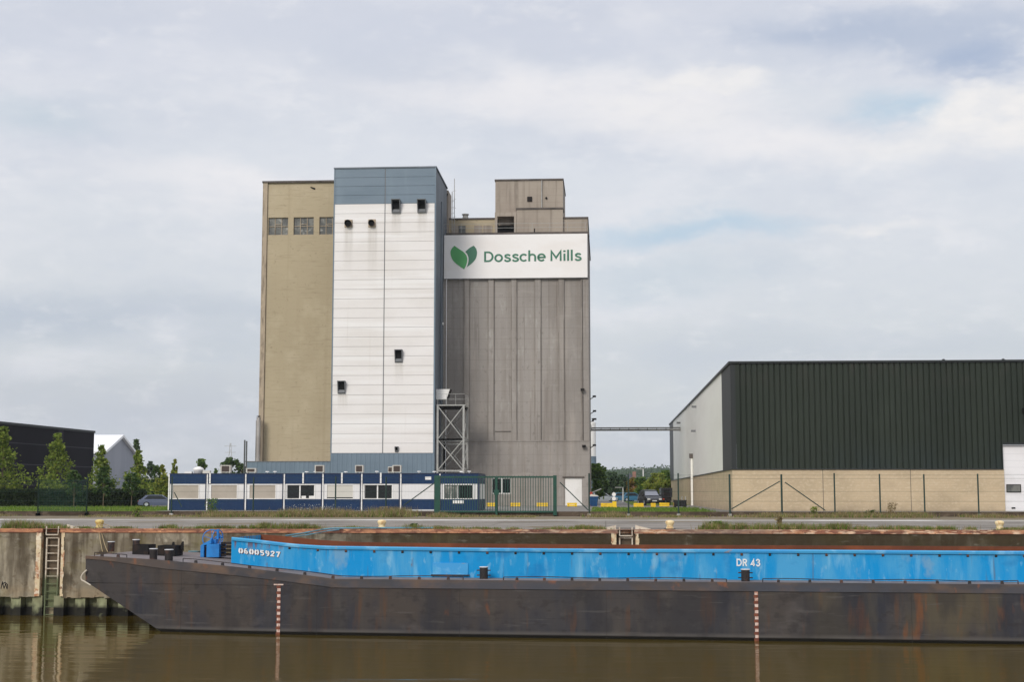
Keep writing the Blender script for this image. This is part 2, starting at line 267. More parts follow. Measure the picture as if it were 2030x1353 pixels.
MT['shadowpaint'] = M('stencil_brown', S(92, 58, 54), rough=.7)
MT['rope'] = M('old_rope', S(168, 148, 112), rough=.9)
MT['palerope'] = M('pale_rope', S(206, 196, 180), rough=.9)
MT['teal'] = M('teal_pipe_paint', S(98, 150, 168), [ly(S(80, 112, 120), (2, 2, 2), .5, .6, .8)], rough=.5)
MT['fence'] = M('fence_green', S(22, 72, 58), [ly(S(30, 62, 50), (2, 2, 2), .45, .6, .7)], rough=.5)
MT['fencedark'] = M('fence_post_green', S(36, 58, 50), rough=.6)
MT['yellow'] = M('yellow_barrier_paint', S(236, 196, 36), [ly(S(206, 160, 30), (2, 2, 2), .5, .65, .6)], rough=.5)
MT['skip'] = M('blue_skip_paint', S(22, 74, 122), [ly(S(16, 54, 94), (1, 1, 1), .45, .6, .7)], rough=.5)
MT['bark'] = M('bark', S(112, 98, 80), [ly(S(80, 68, 54), (8, 8, 2), .45, .6, .8)], rough=.95)
def leafmat(name, a, b, c):
    return M(name, S(*a), [ly(S(*b), (1.6, 1.6, 1.6), .44, .58, .9, d=3), ly(S(*c), (4, 4, 4), .52, .62, .8, d=3)], rough=.65, spec=.2, trans=.4)
MT['leaf_bright'] = leafmat('bright_foliage', (126, 144, 56), (86, 108, 42), (170, 176, 86))
MT['leaf_dark'] = leafmat('dark_foliage', (76, 100, 50), (52, 76, 40), (104, 124, 66))
MT['leaf_mid'] = leafmat('mid_foliage', (98, 126, 54), (70, 98, 44), (134, 150, 72))
MT['leaf_yellow'] = leafmat('yellowish_foliage', (150, 160, 66), (112, 134, 54), (184, 172, 86))
MT['leaf_orange'] = leafmat('ochre_foliage', (148, 128, 58), (112, 108, 48), (170, 126, 60))
MT['leaf_far'] = leafmat('far_foliage', (78, 98, 68), (58, 78, 58), (102, 118, 78))
MT['hedge'] = leafmat('hedge_foliage', (46, 62, 34), (34, 48, 26), (70, 80, 46))
MT['grassgreen'] = leafmat('green_grass', (96, 124, 40), (74, 102, 34), (134, 146, 62))
MT['grassdry'] = leafmat('dry_grass', (144, 128, 92), (112, 98, 66), (184, 166, 124))
MT['grassground'] = M('lawn', S(104, 124, 44), [ly(S(80, 102, 36), (.3, 1, 1), .42, .6, .8), ly(S(134, 142, 62), (.8, 2, 1), .52, .64, .6)], rough=.95, spec=.1)
MT['flower'] = M('white_flowers', S(226, 226, 210), rough=.8)
MT['terrain'] = M('distant_land', S(52, 68, 46), [ly(S(44, 58, 40), (.01, .01, .1), .42, .6, .8)], rough=.95)
MT['carblue'] = M('car_paint_blue_grey', S(80, 87, 110), [ly(S(88, 95, 118), (.5, .5, .5), .4, .6, .5)], rough=.25, spec=.6)
MT['carblack'] = M('car_paint_black', (.012, .013, .016), rough=.25, spec=.6)
MT['carsilver'] = M('car_paint_silver', S(168, 174, 178), rough=.3, spec=.6)
MT['carteal'] = M('car_paint_blue', S(60, 110, 140), rough=.3, spec=.6)
MT['windscreen'] = M('windscreen_painted_reflection', S(122, 126, 138), rough=.12, spec=.8)  # pale sky reflection painted into the glass colour
MT['tyre'] = M('tyre_rubber', (.015, .015, .015), rough=.9)
MT['brickred'] = M('red_brick_house', S(142, 106, 92), rough=.9)
MT['roofdark'] = M('dark_roof_tiles', S(72, 70, 76), rough=.8)
MT['plate'] = M('number_plate', S(200, 200, 196), rough=.5)
MT['redpaint'] = M('red_paint', S(170, 60, 44), rough=.5)
MT['yellowframe'] = M('grey_frame_dark', S(86, 88, 88), rough=.6)

# water
m = D.materials.new('canal_water'); m.use_nodes = True; n, l = m.node_tree.nodes, m.node_tree.links
b = n['Principled BSDF']; b.inputs['Base Color'].default_value = (*S(84, 72, 40), 1); b.inputs['Roughness'].default_value = .07
b.inputs['IOR'].default_value = 1.33; b.inputs['Specular IOR Level'].default_value = .5
tcn = n.new('ShaderNodeNewGeometry'); 
mp = n.new('ShaderNodeMapping'); mp.inputs['Scale'].default_value = (.35, 1.1, 1); l.new(tcn.outputs['Position'], mp.inputs[0])
t1 = n.new('ShaderNodeTexNoise'); t1.inputs['Scale'].default_value = .9; t1.inputs['Detail'].default_value = 3; t1.inputs['Roughness'].default_value = .4; l.new(mp.outputs[0], t1.inputs[0])
bn = n.new('ShaderNodeBump'); bn.inputs['Strength'].default_value = .06; bn.inputs['Distance'].default_value = .5
l.new(t1.outputs[0], bn.inputs['Height']); l.new(bn.outputs[0], b.inputs['Normal'])
mx = n.new('ShaderNodeTexNoise'); mx.inputs['Scale'].default_value = .12; l.new(tcn.outputs['Position'], mx.inputs[0])
cm = n.new('ShaderNodeMix'); cm.data_type = 'RGBA'; cm.inputs[6].default_value = (*S(76, 62, 18), 1); cm.inputs[7].default_value = (*S(84, 70, 22), 1)
l.new(mx.outputs[0], cm.inputs[0]); l.new(cm.outputs[2], b.inputs['Base Color'])
MT['water'] = m

# ------------------------------------------------------------------ mesh helpers
WL = {}
class G:
    def __init__(s): s.v = []; s.f = []; s.mi = []; s.cm = 0
    def add(s, vs, fs):
        o = len(s.v); s.v += [tuple(p) for p in vs]
        for f in fs: s.f.append(tuple(i+o for i in f)); s.mi.append(s.cm)
        return s
    def box(s, x0, x1, y0, y1, z0, z1):
        x0, x1 = sorted((x0, x1)); y0, y1 = sorted((y0, y1)); z0, z1 = sorted((z0, z1))
        return s.add([(x0, y0, z0), (x1, y0, z0), (x1, y1, z0), (x0, y1, z0), (x0, y0, z1), (x1, y0, z1), (x1, y1, z1), (x0, y1, z1)],
              [(3, 2, 1, 0), (4, 5, 6, 7), (0, 1, 5, 4), (1, 2, 6, 5), (2, 3, 7, 6), (3, 0, 4, 7)])
    def bar(s, p, q, r, n=6, r2=None, caps=True):
        p, q = Vector(p), Vector(q); d = (q-p)
        if d.length < 1e-6: return s
        d.normalize(); a = d.orthogonal().normalized(); b_ = d.cross(a); r2 = r if r2 is None else r2
        vs = [p+(a*cos(2*pi*i/n)+b_*sin(2*pi*i/n))*r for i in range(n)]+[q+(a*cos(2*pi*i/n)+b_*sin(2*pi*i/n))*r2 for i in range(n)]
        fs = [(i, (i+1) % n, n+(i+1) % n, n+i) for i in range(n)]
        if caps: fs += [tuple(range(n-1, -1, -1)), tuple(range(n, 2*n))]
        return s.add(vs, fs)
    def tube(s, pts, r, n=6):
        for a, b_ in zip(pts, pts[1:]): s.bar(a, b_, r, n)
        return s
    def lathe(s, cx, cy, prof, n=16):
        vs = []; fs = []
        for r, z in prof: vs += [(cx+r*cos(2*pi*i/n), cy+r*sin(2*pi*i/n), z) for i in range(n)]
        for k in range(len(prof)-1):
            for i in range(n): fs.append((k*n+i, k*n+(i+1) % n, (k+1)*n+(i+1) % n, (k+1)*n+i))
        fs.append(tuple(range(n-1, -1, -1))); fs.append(tuple(range((len(prof)-1)*n, len(prof)*n)))
        return s.add(vs, fs)
    def prism(s, poly, y0, y1):          # polygon in x,z extruded along y
        n = len(poly)
        return s.add([(x, y0, z) for x, z in poly]+[(x, y1, z) for x, z in poly],
            [tuple(range(n)), tuple(range(2*n-1, n-1, -1))]+[(i, n+i, n+(i+1) % n, (i+1) % n) for i in range(n)])
    def hexa(s, b4, t4):
        return s.add(list(b4)+list(t4), [(3, 2, 1, 0), (4, 5, 6, 7), (0, 1, 5, 4), (1, 2, 6, 5), (2, 3, 7, 6), (3, 0, 4, 7)])
    def xf(s, fn, start=0): s.v[start:] = [tuple(fn(*p)) for p in s.v[start:]]; return s
    def build(s, name, mat, parent=None, loc=None, smooth=False, recalc=True):
        if parent is not None: off = WL[parent.name]
        elif loc is not None: off = Vector(loc)
        else:
            xs = [p[0] for p in s.v]; ys = [p[1] for p in s.v]; zs = [p[2] for p in s.v]
            off = Vector(((min(xs)+max(xs))/2, (min(ys)+max(ys))/2, min(zs)))
        me = D.meshes.new(name); me.from_pydata([(p[0]-off[0], p[1]-off[1], p[2]-off[2]) for p in s.v], [], s.f)
        mats = mat if isinstance(mat, (list, tuple)) else [mat]
        for q in mats: me.materials.append(MT[q] if isinstance(q, str) else q)
        if any(s.mi): me.polygons.foreach_set('material_index', s.mi)
        if recalc:
            bm = bmesh.new(); bm.from_mesh(me); bmesh.ops.recalc_face_normals(bm, faces=bm.faces); bm.to_mesh(me); bm.free()
        if smooth: me.polygons.foreach_set('use_smooth', [True]*len(me.polygons))
        o = D.objects.new(name, me); COL.objects.link(o); WL[o.name] = Vector(off)
        if parent is not None: o.parent = parent
        else: o.location = off
        return o
def tag(o, label=None, cat=None, group=None, kind=None):
    for k, v in (('label', label), ('category', cat), ('group', group), ('kind', kind)):
        if v: o[k] = v
    return o
def thing(name, label, cat, loc, group=None):
    o = D.objects.new(name, None); COL.objects.link(o); o.location = loc; WL[o.name] = Vector(loc); o.empty_display_size = .3
    return tag(o, label, cat, group)
def dup(root, loc, label, group=None):
    def rec(o, par):
        q = o.copy(); COL.objects.link(q); q.parent = par
        for ch in list(o.children): rec(ch, q)
        return q
    r = rec(root, None); r.location = loc; WL[r.name] = Vector(loc); r['label'] = label
    if group: r['group'] = group
    return r
def struct(g, name, mat, loc=(0, 0, 0), **k): return tag(g.build(name, mat, loc=loc, **k), kind='structure')
def arc(cx, cy, rx, ry, a0, a1, n=14): return [(cx+rx*cos(radians(a0+(a1-a0)*i/n)), cy+ry*sin(radians(a0+(a1-a0)*i/n))) for i in range(n+1)]
def cmr(p, k=5):
    out = []
    for i in range(len(p)-1):
        a, b_, c_, d_ = p[max(i-1, 0)], p[i], p[i+1], p[min(i+2, len(p)-1)]
        for j in range(k):
            t = j/k; out.append(tuple(.5*(2*b_[q]+(c_[q]-a[q])*t+(2*a[q]-5*b_[q]+4*c_[q]-d_[q])*t*t+(3*b_[q]-a[q]-3*c_[q]+d_[q])*t**3) for q in (0, 1)))
    return out+[p[-1]]
# strokes: name -> (advance, [(points, closed, width factor)])
GL = {
 'D': (.86, [([(.08, .07), (.08, .93), (.32, .93)]+arc(.34, .5, .36, .43, 80, -80)+[(.32, .07)], 1, 1)]),
 'o': (.76, [(arc(.34, .36, .28, .31, 0, 352, 24), 1, 1)]),
 's': (.66, [(cmr([(.52, .56), (.42, .65), (.27, .66), (.14, .58), (.17, .44), (.34, .36), (.50, .27), (.51, .13), (.37, .05), (.20, .06), (.08, .17)]), 0, 1)]),
 'c': (.70, [(arc(.34, .36, .28, .31, 42, 318, 20), 0, 1)]),
 'h': (.76, [([(.09, 0), (.09, 1.06)], 0, 1), (arc(.335, .42, .245, .24, 180, 0)+[(.58, 0)], 0, 1)]),
 'e': (.74, [([(.09, .36), (.61, .36)]+arc(.34, .36, .28, .31, 4, 318, 22), 0, 1)]),
 'M': (1.06, [([(.08, 0), (.08, .93), (.46, .30), (.84, .93), (.84, 0)], 0, 1)]),
 'i': (.30, [([(.09, 0), (.09, .70)], 0, 1), ([(.09, .86), (.09, 1.01)], 0, 1.15)]),
 'l': (.30, [([(.09, 0), (.09, 1.06)], 0, 1)]),
 ' ': (.34, []),
 'R': (.80, [([(.09, 0), (.09, .92), (.34, .92)]+arc(.38, .71, .2, .21, 85, -85)+[(.34, .5), (.12, .5)], 0, 1), ([(.34, .5), (.60, 0)], 0, 1)]),
 '4': (.72, [([(.44, 0), (.44, .92), (.06, .26), (.62, .26)], 0, 1)]),
 '3': (.70, [(cmr([(.08, .74), (.18, .9), (.36, .93), (.52, .8), (.46, .6), (.28, .53)])+cmr([(.28, .53), (.5, .45), (.56, .26), (.42, .08), (.22, .07), (.07, .22)]), 0, 1)]),
 '0': (.74, [(arc(.34, .5, .24, .42, 105, 255, 12), 0, 1.5), (arc(.34, .5, .24, .42, 75, -75, 12), 0, 1.5)]),
 '6': (.74, [(arc(.34, .5, .24, .42, 75, 255, 14), 0, 1.3), (arc(.34, .3, .2, .24, 130, -80, 12), 0, 1.1)]),
 '9': (.74, [(arc(.34, .5, .24, .42, 255, 435, 14), 0, 1.3), (arc(.34, .7, .2, .24, 310, 100, 12), 0, 1.1)]),
 '5': (.70, [([(.58, .88), (.14, .88), (.12, .52)], 0, 1.2), (cmr([(.14, .5), (.34, .58), (.54, .46), (.56, .22), (.38, .06), (.12, .10)]), 0, 1.2)]),
 '2': (.72, [(cmr([(.10, .70), (.18, .88), (.36, .94), (.54, .82), (.50, .60), (.30, .36), (.12, .10)])+[(.60, .10)], 0, 1.2)]),
 '7': (.68, [([(.06, .88), (.56, .88), (.28, 0)], 0, 1.3)]),
}
def ribbon(pts, w, closed):
    n = len(pts); L_, R2 = [], []
    for i in range(n):
        p = Vector(pts[i]); a = Vector(pts[i-1]) if (i > 0 or closed) else None; c_ = Vector(pts[(i+1) % n]) if (i < n-1 or closed) else None
        d1 = (p-a).normalized() if a is not None else None; d2 = (c_-p).normalized() if c_ is not None else None
        if d1 is None: d1 = d2
        if d2 is None: d2 = d1
        nn1 = Vector((-d1.y, d1.x)); nn2 = Vector((-d2.y, d2.x)); m_ = nn1+nn2
        m_ = m_.normalized() if m_.length > 1e-4 else nn1; k = min(1/max(.2, m_.dot(nn1)), 2.6)
        L_.append(p+m_*w/2*k); R2.append(p-m_*w/2*k)
    return L_, R2
def text_geo(txt, place, w=None, h=None, ext=.02, bold=.14, sp=0.0):
    """lettering drawn with strokes of the given weight; place(u, v, depth) maps metres to world"""
    x = 0; strokes = []
    for ch in txt:
        adv, st_ = GL[ch]
        for pts, cl_, wf in st_: strokes.append(([(px+x, py) for px, py in pts], cl_, wf))
        x += adv+sp
    allr = [(ribbon(p, bold*wf, cl_), cl_) for p, cl_, wf in strokes]
    xs = [v.x for (a, b_), _ in allr for v in a+b_]; x0, x1 = min(xs), max(xs); g = G(); S_ = w/(x1-x0)
    for k, ((a, b_), cl_) in enumerate(allr):
        e = ext+.0015*(k % 4); n = len(a); vs = []
        for p, q in zip(a, b_):
            for v in (p, q): u_, v_ = (v.x-x0)*S_, v.y*h; vs += [place(u_, v_, 0), place(u_, v_, e)]
        fs = []
        for i in range(n if cl_ else n-1):
            j = (i+1) % n; A_, B_, C_, D_ = 4*i, 4*i+2, 4*j+2, 4*j
            fs += [(A_+1, B_+1, C_+1, D_+1), (A_, D_, C_, B_), (A_, A_+1, D_+1, D_), (B_, C_, C_+1, B_+1)]
        if not cl_: fs += [(0, 2, 3, 1), (4*n-4, 4*n-3, 4*n-1, 4*n-2)]
        g.add(vs, fs)
    return g

# ------------------------------------------------------------------ ground, water
YQ, YF, ZY = 66.5, 104.0, 0.3       # quay edge, fence line, yard level
ZW = at(50, 1222, YQ)[1]
YK = 88.0
struct(G().add([(-900, YQ+.02, 0), (900, YQ+.02, 0), (900, YK, 0), (-900, YK, 0)], [(0, 1, 2, 3)]), 'quay_apron', 'apron', recalc=False)
g = G(); g.box(-900, 900, YK, YK+.22, -.4, .07)
struct(G().add([(-900, YK+.22, .03), (900, YK+.22, .03), (900, YK+1.0, .04), (-900, YK+1.0, .04)], [(0, 1, 2, 3)]), 'gutter', 'gutter', recalc=False)  # dark brown strip between kerb and verge
struct(g, 'kerb', 'kerb')
struct(G().add([(-900, YK+1.0, .04), (900, YK+1.0, .04), (900, YF, .0), (-900, YF, .0)], [(0, 1, 2, 3)]), 'verge', 'dirt', recalc=False)
struct(G().add([(-3000, YF+.1, ZY), (3000, YF+.1, ZY), (3000, 4000, ZY), (-3000, 4000, ZY)], [(0, 1, 2, 3)]), 'yard_ground', 'asphalt', recalc=False)
struct(G().add([(-900, -60, ZW), (900, -60, ZW), (900, YQ+.5, ZW), (-900, YQ+.5, ZW)], [(0, 1, 2, 3)]), 'water', 'water', recalc=False)
xl = at(338, 1000, 112)[0]
struct(G().add([(-300, YF+.3, ZY+.004), (xl, YF+.3, ZY+.004), (xl, 142, ZY+.004), (-300, 142, ZY+.004)], [(0, 1, 2, 3)]), 'lawn', 'grassground', recalc=False)
xa, xb = at(1172, 1010, 120)[0], at(1400, 1010, 120)[0]
struct(G().add([(xa, YF+.3, ZY+.004), (xb, YF+.3, ZY+.004), (xb-1, 137, ZY+.004), (xa+.5, 137, ZY+.004)], [(0, 1, 2, 3)]), 'lawn', 'grassground', recalc=False)
xa, xb = at(1243, 992, 200)[0], at(1266, 992, 200)[0]
struct(G().add([(xa, 165, ZY+.004), (xb+8, 165, ZY+.004), (xb+6, 230, ZY+.004), (xa, 230, ZY+.004)], [(0, 1, 2, 3)]), 'lawn', 'grassground', recalc=False)
tag(G().box(-900, 900, YF-.1, YF+.1, -.1, ZY+.05).build('fence_plinth', 'plinth'), 'long low brown concrete plinth under the green fence', 'low wall')

for nm_, mt_, n_, w_, l_ in (('repair_patches', 'dirt', 16, (1.2, 3.5), (2, 7)), ('tar_stains', 'gutter', 26, (.15, .7), (1.5, 8))):
    g = G(); used_ = []
    for _ in range(n_*6):
        if len(used_) >= n_: break
        x = random.uniform(-42, 46); y = random.uniform(68.5, 86); a = random.uniform(*l_)/2; b_ = random.uniform(*w_)/2
        if any(abs(x-u[0]) < a+u[2]+.3 and abs(y-u[1]) < b_+u[3]+.4 for u in used_): continue
        used_.append((x, y, a, b_)); k_ = 9
        g.add([(x+a*cos(2*pi*i/k_)*random.uniform(.7, 1.1), y+b_*sin(2*pi*i/k_)*random.uniform(.6, 1.1), .004 if nm_[0] == 'r' else .008) for i in range(k_)], [tuple(range(k_))])
    struct(g, nm_, mt_, recalc=False)
# quay wall with two ladder recesses
r1 = (at(80, 1100, YQ)[0], at(122, 1100, YQ)[0]); r2 = (at(1221, 1070, YQ)[0], at(1261, 1070, YQ)[0])
ZB = at(50, 1183, YQ)[1]
qw = thing('quay_wall', 'stained concrete quay wall on steel sheet piles behind the barge', 'quay wall', (0, YQ+1, ZW-1))
g = G()
for a, b_ in ((-900, r1[0]), (r1[1], r2[0]), (r2[1], 900)):
    segs = [a] if a < -100 or b_ > 100 else []
    g.box(a, b_, YQ, YQ+3, ZB, -.17)
for r in (r1, r2): g.box(r[0], r[1], YQ+.42, YQ+3, ZB-1.8, -.17)
g.build('concrete_wall', 'quaywall', qw)
g = G()
for a, b_ in ((-900, r1[0]+.08), (r1[1]-.08, r2[0]+.08), (r2[1]-.08, 900)): g.box(a, b_, YQ-.05, YQ+.35, -.17, .012)
for r in (r1, r2): g.box(r[0]+.08, r[1]-.08, YQ+.30, YQ+.6, -.17, .012)
g.build('coping', 'coping', qw)
for r in (r1, r2):
    g = G().box(r[0]-.0, r[1]+.0, YQ+.34, YQ+.415, ZB-.5, -.175); g.build('recess_back', 'recess', qw)
    for x, wd in ((r[0], .2), (r[1], -.12)):
        g = G()
        zz = -.172
        while zz > ZB:
            z2 = max(ZB, zz-random.uniform(.12, .25)); j = random.uniform(-.025, .025)
            g.box(x-wd+j, x+.02*(1 if wd > 0 else -1), YQ-.03, YQ+.3, z2, zz); zz = z2
        g.build('recess_edge', 'recessedge', qw)
# ragged underside of the concrete
g = G(); x = -60
while x < 60:
    x2 = x+random.uniform(.15, .5)
    if not (r1[0]-.1 < x < r1[1]+.1) and not (r1[0]-.1 < x2 < r1[1]+.1): g.box(x, x2, YQ-.02, YQ+.4, ZB-random.uniform(.01, .09), ZB+.001)
    x = x2
g.build('wall_foot', 'quaywall', qw)
# sheet piles
g = G(); pit = 44.0/F*YQ; x = at(20, 1200, YQ)[0]-pit*60
while x < 200:
    q = pit/2; prof = [(x, YQ+.08), (x+q*.92, YQ+.08), (x+q*1.04, YQ+.5), (x+q*1.92, YQ+.5), (x+2*q, YQ+.08)]
    for (xa_, ya), (xb_, yb) in zip(prof, prof[1:]):
        g.add([(xa_, ya, ZW-1), (xb_, yb, ZW-1), (xb_, yb, ZB+.02), (xa_, ya, ZB+.02)], [(0, 1, 2, 3)])
    x += pit
g.build('sheet_piling', 'pile', qw, recalc=False)
# ladders
def ladder(r, z0, z1, label, dy=0):
    cx = (r[0]+r[1])/2; t = thing('quay_ladder', label, 'ladder', (cx, YQ+.2, z0), 'ladders set into the quay wall')
    hw = .29
    for s_ in (-1, 1): G().box(cx+s_*hw-.03, cx+s_*hw+.03, YQ+.16, YQ+.24, z0, z1).build('side_rail', 'ladder', t)
    z = z1-.02
    while z > z0: G().bar((cx-hw, YQ+.2, z), (cx+hw, YQ+.2, z), .024).build('rung', 'ladder', t); z -= .36
    g = G(); zt = at(104, 1041, YQ)[1]
    g.tube([(cx-hw, YQ+.1, .12), (cx-hw, YQ+.06, -.28), (cx+hw, YQ+.06, -.28), (cx+hw, YQ+.1, .12)], .028).build('grab_loop', 'ladder', t)
    return t
ladder(r1, ZW-.2, at(104, 1067, YQ)[1], 'rusty steel ladder in the recess left of the barge bow')
ladder(r2, ZW-.2, at(1240, 1067, YQ)[1], 'steel ladder top in the recess behind the middle of the barge')
for r in (r1, r2):
    for s_ in (-1, 1):
        cx = (r[0]+r[1])/2
        which = ('left' if s_ < 0 else 'right')+(' side of the ladder by the barge bow' if r is r1 else ' side of the ladder behind the barge middle')
        g = G().hexa([(cx+s_*.45, YQ+.7, .0), (cx+s_*1.15, YQ+.5, .0), (cx+s_*1.15, YQ+.56, .0), (cx+s_*.45, YQ+.8, .0)],
                     [(cx+s_*.45, YQ+.7, .2), (cx+s_*1.15, YQ+.5, .03), (cx+s_*1.15, YQ+.56, .03), (cx+s_*.45, YQ+.8, .2)])
        tag(g.build('grab_rail', 'ladder'), 'low sloping steel grab rail on the '+which, 'grab rail', 'sloping grab rails beside the ladders')
# scribble on the wall
pts = [(2, 1168), (5, 1154), (8, 1168), (11, 1158), (14, 1169), (15, 1160), (10, 1155), (4, 1160)]
g = G(); g.tube([(at(px, py, YQ)[0], YQ-.012, at(px, py, YQ)[1]) for px, py in pts], .018, 4)
tag(g.build('wall_scribble', 'darkmetal'), 'small dark painted scribble low on the quay wall at far left', 'graffiti')
# quay bollards
for px, py, mt_, lab in ((197, 1047, 'yellowboll', 'round yellow mooring bollard on the quay edge above the barge bow'), (757, 1048, 'cream', 'cream mooring bollard on the quay edge in front of the blue cabins'),
                  (1328, 1049, 'cream', 'cream mooring bollard on the quay edge just right of the second ladder'), (1982, 1053, 'cream', 'cream mooring bollard on the quay edge at the far right')):
    X, Y = at(px, 1049, YQ+1.0)[0], YQ+1.0
    t = thing('quay_bollard', lab, 'bollard', (X, Y, 0), 'mooring bollards along the quay')
    G().lathe(X, Y, [(.2, 0), (.18, .06), (.15, .14), (.16, .2), (.2, .27), (.215, .34), (.18, .40), (.06, .43)], 14).build('post', mt_, t, smooth=True)
    G().lathe(X, Y, [(.27, .004), (.27, .03), (.2, .035)], 14).build('base_plate', 'rustblack', t)

# ------------------------------------------------------------------ barge
p0 = az_(325, 1256.5, ZW); p1 = az_(2030, 1279, ZW)
P0 = Vector((p0[0], p0[1], 0)); dv = Vector((p1[0]-p0[0], p1[1]-p0[1], 0)).normalized(); nv = Vector((-dv.y, dv.x, 0))
BANG = atan2(dv.y, dv.x)
def BW(s, t, z): q = P0+dv*s+nv*t; return (q.x, q.y, z)
def bp(px, py, t):
    r = ray(px, py); k = (t-(CAM-P0).dot(nv))/r.dot(nv); q = CAM+r*k
    return (q-P0).dot(dv), q.z
SEND = 75.0; BEAM = 8.3
s660, ZD = bp(660, 1149.5, 0); s2030, _z = bp(2030, 1162, 0)
ZD = (ZD+_z)/2
def smooth(x): x = max(0, min(1, x)); return x*x*(3-2*x)
sb = bp(172, 1103, 1.0)[0]
def tn(s):                      # near side inset towards the bow
    u = max(0, (s660-s)/(s660-sb)); return 1.0*u**1.6
def curve_z(tab):
    pts = []
    for px, py in tab:
        t = 1.0
        for _ in range(6):
            s, z = bp(px, py, t); t = tn(s)
        pts.append((s, z))
    def f(s):
        if s <= pts[0][0]: return pts[0][1]
        for (a, za), (b_, zb) in zip(pts, pts[1:]):
            if s <= b_: return za+(zb-za)*(s-a)/(b_-a)
        return pts[-1][1]
    return f, pts
zdeck, dpts = curve_z([(172, 1104), (240, 1107.5), (300, 1111), (380, 1118), (460, 1125.5), (540, 1134.5), (600, 1142), (660, 1149.3)])
dz_end = ZD
def zd(s):
    if s > s660: return dz_end
    z = zdeck(s); return max(z, dz_end) if s > s660-1 else z
# underside of the raking bow
def rake(px, py):
    t = 1.0
    for _ in range(6): s, z = bp(px, py, t); t = tn(s)
    return s, z
ra = rake(168, 1153); rb = rake(325, 1258)
rs = (rb[1]-ra[1])/(rb[0]-ra[0])
ZKEEL = ZW-1.2
def zbot(s): return max(ZKEEL, min(ra[1], ra[1]+rs*(s-ra[0])))
st = [ra[0]+.02]+[ra[0]+.3+i*.6 for i in range(int((s660+3-ra[0])/.6))]+[s660+4, s660+12, SEND]
barge = thing('river_barge', 'long dark river barge with a blue coaming round its rusty hold', 'barge', BW(20, BEAM/2, ZW))
g = G(); vs = []; 
for s in st:
    t = tn(s); zb_ = zbot(s); z1 = zd(s)
    zm = max(zb_+.02, z1-.32)
    vs += [BW(s, t, z1), BW(s, t, zm), BW(s, t+.0, (zm+zb_)/2), BW(s, t+.05, zb_), BW(s, BEAM-t-.05, zb_), BW(s, BEAM-t, zm), BW(s, BEAM-t, z1)]
K = 7; fs = []
for i in range(len(st)-1):
    for k in range(K): fs.append((i*K+k, i*K+(k+1) % K, (i+1)*K+(k+1) % K, (i+1)*K+k))
fs.append(tuple(range(K))); fs.append(tuple((len(st)-1)*K+k for k in range(K)))
g.add(vs, fs); g.build('hull', 'hull', barge)
# belt along the top of the hull
g = G(); vs = []
for s in st:
    t = tn(s); z1 = zd(s)+.03; hb = .10+.22*smooth((s-sb)/4)
    zl = z1-.05-hb
    vs += [BW(s, t-.05, z1), BW(s, t+.06, z1), BW(s, t+.01, zl), BW(s, t-.035, zl+.02)]
fs = []
for i in range(len(st)-1):
    for k in range(4): fs.append((i*4+k, i*4+(k+1) % 4, (i+1)*4+(k+1) % 4, (i+1)*4+k))
g.add(vs, fs+[(0, 1, 2, 3)]); g.build('rubbing_strake', 'strake', barge)
g = G()
for a, b_ in zip(st, st[1:]):
    if a > s660-2: continue
    za = ra[1]-.02; g.hexa([BW(a, tn(a)-.015, za-.03), BW(b_, tn(b_)-.015, za-.03), BW(b_, tn(b_)+.02, za-.03), BW(a, tn(a)+.02, za-.03)],
                     [BW(a, tn(a)-.015, za), BW(b_, tn(b_)-.015, za), BW(b_, tn(b_)+.02, za), BW(a, tn(a)+.02, za)])
g.build('weld_seam', 'hull', barge)
# deck
g = G(); vs = []; dst = [s for s in st]
for s in dst: vs += [BW(s, tn(s)+.05, zd(s)+.012), BW(s, BEAM-tn(s)-.05, zd(s)+.012)]
TC = 0
for i in range(len(dst)-1): g.f.append((2*i, 2*i+1, 2*i+3, 2*i+2)); g.mi.append(0)
g.v = vs; g.build('deck', 'deck', barge, recalc=False)
# coaming
tmp = az_(800, 1143, ZD); TC = (Vector((tmp[0], tmp[1], 0))-P0).dot(nv); TC = max(.7, min(TC, 1.8)); print('TC', TC, 'ZD', ZD, 'ZW', ZW, 'sb', sb, 's660', s660)
def tc_(s): return TC+max(0, tn(s))*.95
def curve_c(tab):
    pts = []
    for px, py in tab:
        t = TC
        for _ in range(6): s, z = bp(px, py, t); t = tc_(s)
        pts.append((s, z))
    return pts
ct = curve_c([(460, 1067), (505, 1071), (560, 1077.5), (600, 1081), (650, 1084), (760, 1086), (1100, 1087)])
ct += [(bp(2030, 1096.5, TC))]; zlast = (ct[-1][1]+ct[-2][1])/2; ct[-1] = (ct[-1][0], zlast); ct[-2] = (ct[-2][0], zlast)
def zc(s):
    if s <= ct[0][0]: return ct[0][1]
    for (a, za), (b_, zb) in zip(ct, ct[1:]):
        if s <= b_: return za+(zb-za)*(s-a)/(b_-a)
    return zlast
sc0 = ct[0][0]; print('coaming z', zlast, 'start', sc0, [round(c_[1], 2) for c_ in ct])
cs = [sc0+i*.5 for i in range(int((s660+3-sc0)/.5))]+[s660+6+5*i for i in range(12)]; cs = [s for s in cs if s < SEND-2]+[SEND-2]
def wall_strip(tf, zt, zb, th, name, mat, sgn):
    g = G(); vs = []
    for s in cs:
        t = tf(s); vs += [BW(s, t, zb(s)), BW(s, t, zt(s)), BW(s, t+th*sgn, zt(s)), BW(s, t+th*sgn, zb(s))]
    for i in range(len(cs)-1):
        for k in range(4): g.f.append((i*4+k, i*4+(k+1) % 4, (i+1)*4+(k+1) % 4, (i+1)*4+k)); g.mi.append(0)
    g.v = vs; g.f.append((0, 1, 2, 3)); g.mi.append(0); return g.build(name, mat, barge)
zbk = lambda s: zd(s)+.013
wall_strip(tc_, lambda s: zc(s)-.005, zbk, .02, 'coaming', 'bargeblue', 1)
